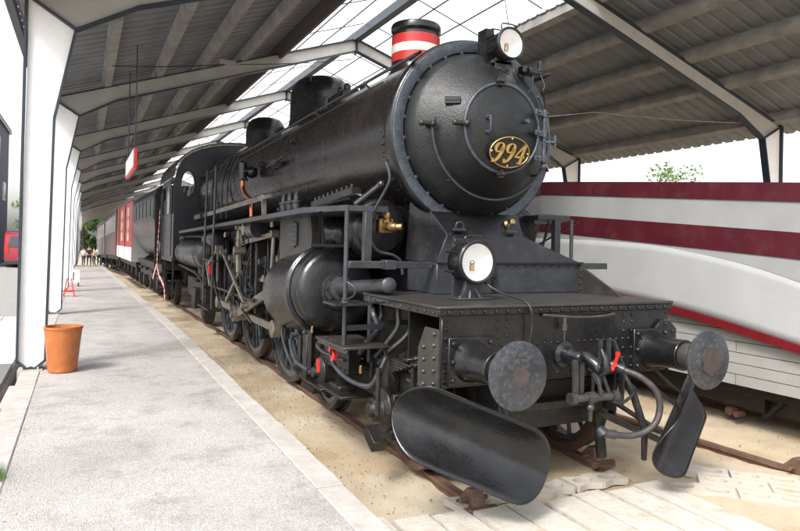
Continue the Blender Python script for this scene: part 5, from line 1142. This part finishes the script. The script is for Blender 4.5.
def coach(y0, y1, m1, m2, label, kind):
    t = thing('railway_coach', label, 'railway coach', (bend(y0), y0, fall(y0)), 'coaches behind the tender')
    b = MB(); b.prism([(-1.47, 1.0), (-1.48, 1.6), (-1.48, 3.35), (1.48, 3.35), (1.48, 1.6), (1.47, 1.0)], y0, y1, 'xz'); bd = warp(b).build('body', m1, t, bevel=.01)
    b = MB(); rf = [(1.54 * math.cos(PI * k / 12), 3.34 + .42 * math.sin(PI * k / 12)) for k in range(13)]; b.prism(rf, y0 - .08, y1 + .08, 'xz'); warp(b).build('roof', 'greycoach', t, sharp=50)
    if kind == 'red':
        b = MB(); b.b2(-1.46, 1.46, y0 - .02, y0 - .003, 1.0, 3.32); warp(b).build('end_panel', 'plank', bd)
        b = MB()
        b.b2(-1.492, -1.48, y0 + .05, y1 - .05, 1.02, 1.55); warp(b).build('white_lower_panel', 'white', bd)
        ys = [y0 + 1.8, y0 + 5.2]
        for yc in ys:
            b = MB()
            for z in (1.95, 2.45, 2.95): b.b2(-1.494, -1.482, yc - .45, yc + .45, z - .17, z + .17)
            b.b2(-1.494, -1.482, yc - .08, yc + .08, 2.0, 2.9); warp(b).build('white_marking', 'band_white', bd)
        b = MB()
        for yc in (y0 + 3.4, y0 + 7): b.b2(-1.50, -1.482, yc - .05, yc + .05, 1.05, 3.3)
        warp(b).build('door_edge', 'oily', bd)
    else:
        yc = y0 + .9
        while yc < y1 - .6:
            b = MB(); b.b2(-1.495, -1.482, yc - .40, yc + .40, 2.2 if kind != 'pink' else 2.4, 3.1); wn = warp(b).build('window', 'glassdark', bd)
            yc += 1.45
        b = MB(); yc = y0 + 1.6
        while yc < y1 - .6: b.b2(-1.500, -1.482, yc - .05, yc + .05, 1.05, 3.3); yc += 1.45
        warp(b).build('pillar', m2, bd)
    b = MB(); b.b2(-1.3, 1.3, y0 + .1, y1 - .1, .78, .99); b.b2(-1.45, -1.2, y0 + .5, y1 - .5, .40, .43); warp(b).build('underframe', 'oily', t)
    for y in (y0 + 1.2, y0 + 3.2, y1 - 3.2, y1 - 1.2):
        for s in (-1, 1):
            b = MB(); b.cyl((s * .68, y, .48), (s * .86, y, .48), .48, n=28); b.cyl((s * .86, y, .48), (s * 1.05, y, .48), .12, n=14); warp(b).build('wheel', 'tyre', t)
        b = MB(); b.b2(-1.2, -1.05, y - .2, y + .2, .3, .75); warp(b).build('axle_box', 'oily', t)
    for s in (-1, 1):
        b = MB(); b.cyl((s * .875, y0 + .02, 1.06), (s * .875, y0 - .55, 1.06), .09, n=12); b.cyl((s * .875, y0 - .55, 1.06), (s * .875, y0 - .6, 1.06), .22, n=20); warp(b).build('buffer', 'oily', t)
coach(22.6, 31.0, 'redcoach', 'white', 'bright red railway coach with white markings and a white lower band behind the tender', 'red')
coach(32.2, 43.5, 'browncoach', 'greycoach', 'brown and grey railway coach with dark windows behind the red coach', 'b')
coach(44.5, 57.0, 'greycoach', 'browncoach', 'farthest coach of the train, grey brown with dark windows', 'b')
# pink-red wagon beyond the people
t = thing('parked_wagon', 'small pinkish red wagon standing beyond the people at the end of the platform', 'wagon', (-1.2, 78, -.6))
b = MB(); b.b2(-1.9, .8, 77, 81, -.1, 1.55); bd = b.build('body', 'redcoach', t, bevel=.03)
b = MB(); b.prism([(-2.0, 1.55), (-1.6, 1.85), (.5, 1.85), (.9, 1.55)], 76.9, 81.1, 'xz'); b.build('roof', 'greycoach', t)
b = MB(); b.b2(-1.7, -.7, 76.97, 77, .8, 1.35); b.build('window', 'glassdark', bd)
for x in (-1.6, .5):
    b = MB(); b.cyl((x, 77.6, -.25), (x + .15, 77.6, -.25), .3, n=20); b.build('wheel', 'tyre', t)

# ------------------------------------------------------------------ white snowplough wagon on the next track
sp = thing('rail_snowplough', 'large white wooden rail snowplough with maroon stripes on the track right of the locomotive', 'snowplough', (4.6, 2, 0))
def lerpt(T, y):
    if y <= T[0][0]: return T[0][1]
    for (a, p), (c, q) in zip(T, T[1:]):
        if y <= c: return p + (q - p) * (y - a) / (c - a)
    return T[-1][1]
TOP = [(-6, 2.05), (-1, 2.47), (.14, 2.575), (2.97, 2.80), (4.3, 2.90), (9, 2.90)]
BB = [(-6, .95), (-2.5, 1.02), (-1, 1.25), (.14, 1.60), (.5, 1.70), (.9, 1.79), (1.9, 1.945), (3, 2.0), (4.3, 2.03), (9, 2.03)]
AA = [(-6, .55), (-2, .66), (-1, .80), (.14, 1.01), (.9, 1.14), (1.6, 1.24), (2.97, 1.34), (4.3, 1.38), (9, 1.40)]
def smooth(T):
    return lambda y: (lerpt(T, y - .3) + lerpt(T, y) * 2 + lerpt(T, y + .3)) / 4
fT, fB, fA = smooth(TOP), smooth(BB), smooth(AA)
def wx(y): return 3.10 if y < 4.3 else 3.10 + (y - 4.3) * .42
YS = [-6 + .25 * i for i in range(61)]
def skin(fz0, fz1, fx0, fx1, n=1, prof=None):
    b = MB(); vs = []
    for y in YS:
        for j in range(n + 1):
            t = j / n; z = fz0(y) + (fz1(y) - fz0(y)) * t; x = fx0(y) + (fx1(y) - fx0(y)) * (prof(t) if prof else t); vs.append((x, y, z))
    b.add(vs, [(i * (n + 1) + j, i * (n + 1) + j + 1, (i + 1) * (n + 1) + j + 1, (i + 1) * (n + 1) + j) for i in range(len(YS) - 1) for j in range(n)]); return b
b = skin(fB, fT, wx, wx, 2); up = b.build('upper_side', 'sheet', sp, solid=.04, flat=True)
b = MB()
b = skin(lambda y: fT(y) - .175, lambda y: fT(y) + .02, lambda y: wx(y) - .028, lambda y: wx(y) - .028); b.build('top_stripe', 'maroon', up, solid=.012, flat=True)
b = skin(lambda y: max(fT(y) - .755, fB(y) + .012), lambda y: fT(y) - .485, lambda y: wx(y) - .026, lambda y: wx(y) - .026); b.build('middle_stripe', 'maroon', up, solid=.008, flat=True)
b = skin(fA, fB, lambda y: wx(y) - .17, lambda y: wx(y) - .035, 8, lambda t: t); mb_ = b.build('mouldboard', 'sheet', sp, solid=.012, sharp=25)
b = MB()
for y in (-.55, .95, 2.4, 3.9):
    pts = [(wx(y) - .17 + .135 * (j / 8) - .002, y + .28 * j / 8, fA(y + .28 * j / 8) + (fB(y + .28 * j / 8) - fA(y + .28 * j / 8)) * j / 8) for j in range(9)]; b.tube(pts, .0028, 5)
b.build('sheet_seam', 'plank', mb_)
b = skin(lambda y: fA(y) - .085, fA, lambda y: wx(y) - .19, lambda y: wx(y) - .19); b.build('red_edge', 'maroon2' if 'maroon2' in M else M.setdefault('maroon2', mat('red_trim_paint', (.13, .005, .010), .45, col2=(.09, .004, .007))), sp, solid=.03, flat=True)
# planks below
b = MB()
zt = lambda y, k: .44 + .118 * k
for k in range(9):
    seg = []
    for y in YS:
        z0 = .44 + .118 * k + .004; z1 = min(.44 + .118 * (k + 1) - .004, fA(y) - .08)
        if z1 > z0 + .004: seg.append((y, z0, z1))
    for (ya, a0, a1), (yb, c0, c1) in zip(seg, seg[1:]):
        if (int((yb + 60) * 4) + k * 3) % 9 == 0: yb -= .006
        x0, x1 = wx(ya) - .10, wx(yb) - .10
        b.add([(x0, ya, a0), (x0, ya, a1), (x1, yb, c1), (x1, yb, c0), (x0 + .03, ya, a0), (x0 + .03, ya, a1), (x1 + .03, yb, c1), (x1 + .03, yb, c0)], [(0, 1, 2, 3), (4, 5, 6, 7), (0, 3, 7, 4), (1, 5, 6, 2)])
b.build('lower_planking', 'plank', sp, flat=True)
b = MB()
vs = []
for y in YS: vs += [(wx(y) - .065, y, .46), (wx(y) - .065, y, fA(y) - .02), (wx(y) + .02, y, fA(y)), (wx(y) + .03, y, fT(y) - .02), (9.2 - wx(y), y, fT(y) - .02), (9.2 - wx(y), y, .46)]
n = 6; b.add(vs, [(i * n + j, i * n + (j + 1) % n, (i + 1) * n + (j + 1) % n, (i + 1) * n + j) for i in range(len(YS) - 1) for j in range(n)] + [tuple(range(n)), tuple((len(YS) - 1) * n + j for j in range(n))])
b.build('hull', 'trim', sp, flat=True)
b = MB(); b.b2(3.25, 5.9, -5.5, 8.5, .30, .44); b.b2(3.45, 3.6, -5.5, 8.5, .10, .30)
for y in (-3, .9, 3.1, 6): b.b2(3.35, 3.50, y - .25, y + .25, .12, .46); b.bar((3.4, y - .6, .45), (3.45, y - .2, .05), .08, .05)
b.build('underframe', 'oily', sp)
for y in (-3.0, .9, 3.1, 6.0):
    for s in (-1, 1):
        b = MB(); x = 4.57 + s * .74; b.cyl((x - .06, y, .42), (x + .06, y, .42), .42, n=32); b.cyl((x, y, .42), (x - .3 * 1, y, .42), .09, n=12); b.build('wheel', 'tyre', sp)
b = MB(); b.cyl((3.30, 1.05, .06), (3.42, 1.05, .06), .05, n=12); b.cyl((3.26, .93, .05), (3.38, .93, .05), .035, n=10); b.build('rusty_coupling', 'rust', sp)

# ------------------------------------------------------------------ people far down the platform
def person(x, y, z0, top, legs, label, hgt=1.72, step=.10, turn=0., arms=.12):
    k = hgt / 1.75
    root = thing('person', label, 'person', (x, y, z0), None)
    J = [(0, 0, .95), (0, 0, 1.18), (0, 0, 1.42), (0, 0, 1.53), (0, -.01, 1.62), (0, -.01, 1.74),
         (.10, 0, .90), (.11, -step, .50), (.11, step * .3, .09), (.11, -.14 + step * .3, .03),
         (-.10, 0, .90), (-.11, step * .6, .50), (-.11, step * 1.4, .09), (-.11, -.14 + step * 1.4, .03),
         (.19, 0, 1.43), (.24, .03, 1.16), (.22, -arms, .93), (.215, -arms - .05, .84), (-.19, 0, 1.43), (-.24, .03, 1.16), (-.22, -arms * .6, .93), (-.215, -arms * .6 - .05, .84)]
    E = [(0, 1), (1, 2), (2, 3), (3, 4), (4, 5), (0, 6), (6, 7), (7, 8), (8, 9), (0, 10), (10, 11), (11, 12), (12, 13), (2, 14), (14, 15), (15, 16), (16, 17), (2, 18), (18, 19), (19, 20), (20, 21)]
    Rr = [.14, .13, .12, .055, .085, .075, .085, .06, .042, .04, .085, .06, .042, .04, .065, .045, .033, .035, .065, .045, .033, .035]
    def mk(name, idx, rsc, m, par):
        me = bpy.data.meshes.new(name); r = Matrix.Rotation(turn, 3, 'Z'); remap = {j: i for i, j in enumerate(idx)}
        me.from_pydata([tuple(r @ (Vector(J[j]) * k)) for j in idx], [(remap[a], remap[c]) for a, c in E if a in remap and c in remap], []); me.materials.append(M[m])
        o = bpy.data.objects.new(name, me); COL.objects.link(o); o.parent = par
        sk = o.modifiers.new('skin', 'SKIN'); me.skin_vertices[0].data
        for i, j in enumerate(idx): me.skin_vertices[0].data[i].radius = (Rr[j] * rsc * k, Rr[j] * rsc * k * .85)
        me.skin_vertices[0].data[0].use_root = True
        sb = o.modifiers.new('sub', 'SUBSURF'); sb.levels = sb.render_levels = 1
        for pp in me.polygons: pp.use_smooth = True
        return o
    mk('body', list(range(22)), 1, 'skin', root)
    mk('shirt', [2, 1, 0, 14, 15, 18, 19], 1.14, top, root); mk('trousers', [0, 6, 7, 8, 10, 11, 12], 1.12, legs, root)
    b = MB(); r = Matrix.Rotation(turn, 3, 'Z'); c = Vector((x, y, z0)) + r @ Vector((0, .01, 1.70 * k)); b.sph(c, .105 * k, 12, (.9, 1, .85)); b.build('hair', 'hair', root)
GP = lambda y: -.07 + fall(y)
person(-3.95, 54, GP(54), 'whitecloth', 'darkcloth', 'person in white top and dark trousers, leftmost of the far group on the platform', 1.7, .1, .2)
person(-3.35, 57, GP(57), 'whitecloth', 'bluecloth', 'person in a white top seen between the leftmost person and the one in dark clothes', 1.65, .05, 2.6)
person(-2.95, 54, GP(54), 'darkcloth', 'darkcloth', 'person all in dark clothes in the middle of the far group', 1.78, .06, .1)
person(-2.55, 58, GP(58), 'pinkcloth', 'darkcloth', 'person in a pale pink top behind the person all in dark clothes', 1.66, .12, -.4)
person(-2.2, 54.5, GP(54), 'whitecloth', 'darkcloth', 'person in a white top and dark trousers nearest the train in the far group', 1.74, .14, 3.0)
person(-1.95, 53.5, GP(53), 'darkcloth', 'bluecloth', 'person in a dark jacket at the right end of the far group', 1.70, .08, .6)

# ------------------------------------------------------------------ van and building on the left
vn = thing('parked_van', 'dark red van parked beyond the platform columns, seen from behind', 'van', (-6.3, 36, .2))
pf = [(36.0, .55), (36.0, 1.25), (36.18, 1.95), (36.45, 2.12), (39.2, 2.10), (39.9, 1.45), (40.8, 1.25), (40.9, .55)]
b = MB(); b.prism(pf, -7.15, -5.35, 'yz'); M['vanred'] = mat('dark_red_van_paint', (.32, .012, .03), .25, coat=.5, col2=(.28, .01, .025)); bd = b.build('body', 'vanred', vn, bevel=.06)
b = MB(); b.b2(-6.95, -6.30, 35.99, 36.02, 1.30, 1.30 + .001); b.add([(-6.95, 35.985, 1.32), (-5.55, 35.985, 1.32), (-5.62, 36.13, 1.88), (-6.88, 36.13, 1.88)], [(0, 1, 2, 3)]); b.build('rear_window', 'glassdark', bd)
b = MB(); b.b2(-7.10, -5.40, 35.90, 36.02, .38, .60); b.build('bumper', 'rubber', vn, bevel=.02)
b = MB(); b.b2(-6.5, -6.0, 35.88, 35.90, .62, .74); M['yellow'] = mat('yellow_plate', (.7, .5, .08), .5); b.build('licence_plate', 'yellow', vn)
for x in (-7.08, -5.55):
    b = MB(); b.b2(x, x + .13, 35.96, 36.0, 1.0, 1.5); b.build('tail_light', 'bright_red', vn)
for x in (-7.12, -5.56):
    for y in (36.9, 40.0):
        b = MB(); b.cyl((x, y, .5), (x + .18, y, .5), .31, n=24); wo = b.build('wheel', 'rubber', vn); b = MB(); b.cyl((x - .005, y, .5), (x + .185, y, .5), .17, n=16); b.build('rim', 'grey', wo)
b = MB(); b.b2(-7.10, -5.40, 36.3, 36.34, 2.1, 2.14); b.cyl((-6.2, 36.6, 2.1), (-6.2, 36.6, 2.5), .01, n=5); b.build('roof_bar', 'navy', vn)
bl = thing('building', 'dark blue grey building with white framed windows at the left edge of the photo', 'building', (-12, 44, .2))
b = MB(); b.prism([(-18, .2), (-7.85, .2), (-7.85, 8.5), (-11.3, 11), (-18, 11)], 36.6, 44.8, 'xz'); wl = b.build('wall', 'brick', bl, flat=True)
b = MB(); b.box((-7.80, 40.7, 8.55), (.14, 8.6, .22)); b.add([(-7.7, 36.4, 8.66), (-7.7, 45.0, 8.66), (-11.3, 45.0, 11.2), (-11.3, 36.4, 11.2)], [(0, 1, 2, 3)]); b.build('roof', 'navy', bl, flat=True)
for y, z in ((38.9, 4.6), (38.9, 7.0), (42.4, 4.6)):
    b = MB(); b.b2(-7.85, -7.80, y - .55, y + .55, z - .55, z + .55); wf = b.build('window', 'white', wl); b = MB(); b.b2(-7.80, -7.785, y - .46, y + .46, z - .46, z + .46); b.build('pane', 'glassdark', wf)

# ------------------------------------------------------------------ trees
def tree(name, x, y, z0, h, cw, label, leaf='leaf', n=6000, ls=.22, seed=1, density=1.0, group='trees beyond the canopy', base=.28):
    rnd = random.Random(seed); root = thing(name, label, 'tree', (x, y, z0), group)
    b = MB(); P = [(x, y, z0), (x + .1 * h * .1, y, z0 + h * .3), (x - .02 * h, y + .02 * h, z0 + h * .6), (x, y, z0 + h * .88)]; b.tube(P, .1, 10, radii=[h * .028, h * .02, h * .013, h * .004])
    tips = []
    for i in range(22):
        t = rnd.uniform(base, .85); a = rnd.uniform(0, 2 * PI); L_ = cw * (.5 + .5 * math.sin(PI * min(1, (t - base + .12) / (1 - base)))) * rnd.uniform(.6, 1.0)
        p0 = Vector((x, y, z0 + h * t * .9)); p1 = p0 + Vector((math.cos(a) * L_ * .55, math.sin(a) * L_ * .55, h * .06)); p2 = p0 + Vector((math.cos(a) * L_, math.sin(a) * L_, h * rnd.uniform(.06, .16)))
        b.tube([p0, p1, p2], .05, 6, radii=[h * .009, h * .005, h * .0015]); tips += [p1, p2, p1.lerp(p2, .5)]
    b.build('trunk', 'bark', root)
    tips.append(Vector((x, y, z0 + h * .95))); tips.append(Vector((x, y, z0 + h * .8)))
    b = MB(); cl = []
    for p in tips:
        for q in range(2): cl.append((p + Vector((rnd.gauss(0, cw * .10), rnd.gauss(0, cw * .10), rnd.gauss(0, h * .035))), rnd.uniform(.10, .22) * cw))
    per = max(1, int(n / len(cl) * density))
    for c, r in cl:
        for i in range(per):
            d = Vector((rnd.gauss(0, 1), rnd.gauss(0, 1), rnd.gauss(0, .8))).normalized() * r * rnd.uniform(.5, 1.1) ** .6; p = c + d
            u = Vector((rnd.gauss(0, 1), rnd.gauss(0, 1), rnd.gauss(0, 1))).normalized(); v = u.cross(Vector((rnd.gauss(0, 1), rnd.gauss(0, 1), rnd.gauss(0, 1)))).normalized(); s_ = ls * rnd.uniform(.6, 1.3)
            b.add([p - u * s_ * .5, p + v * s_ * .28, p + u * s_ * .5, p - v * s_ * .28], [(0, 1, 2, 3)])
    b.build('crown', leaf, root, recalc=False, sharp=180)
tree('broadleaf_tree', -9.5, 112, -.6, 9.5, 4.5, 'broad green tree at the far end of the platform, left of the group of people', 'leaf', 9000, .34, 3)
tree('broadleaf_tree', -3.5, 118, -.6, 10.0, 5.0, 'tallest broad green tree in the middle beyond the far end of the platform', 'leaf', 10000, .34, 4)
tree('broadleaf_tree', 2.5, 116, -.6, 8.0, 4.2, 'lower dark green tree beyond the last coach at the far end of the platform', 'leaf2', 8000, .34, 5)
tree('broadleaf_tree', 8.5, 124, -.6, 11.0, 5.0, 'dark green tree hidden mostly by the coaches at the right of the tree row', 'leaf2', 8000, .34, 6)
tree('broadleaf_tree', 34.0, 30, -.1, 8.5, 5.2, 'light green sparse tree top showing above the maroon top of the snowplough', 'leaf3', 2600, .30, 12, group=None)
b = MB()
for i in range(9000):
    x = random.uniform(-9.5, 16); y = 126 + random.uniform(0, 6); z = -.6 + random.uniform(0, 1) ** .8 * (4.2 + 1.2 * math.sin(x * .5) + .8 * math.sin(x * 1.3)); s_ = random.uniform(.25, .5)
    u = Vector((random.gauss(0, 1), random.gauss(0, 1), random.gauss(0, 1))).normalized(); v = u.cross(Vector((random.gauss(0, 1), random.gauss(0, 1), random.gauss(0, 1)))).normalized()
    b.add([(x, y, z) - u * s_ if False else Vector((x, y, z)) - u * s_, Vector((x, y, z)) + v * s_ * .6, Vector((x, y, z)) + u * s_, Vector((x, y, z)) - v * s_ * .6], [(0, 1, 2, 3)])
tag(b.build('hedge', 'leaf2', recalc=False, sharp=180), 'dense green mass of bushes below the far trees at the end of the platform', 'bushes', kind='stuff')
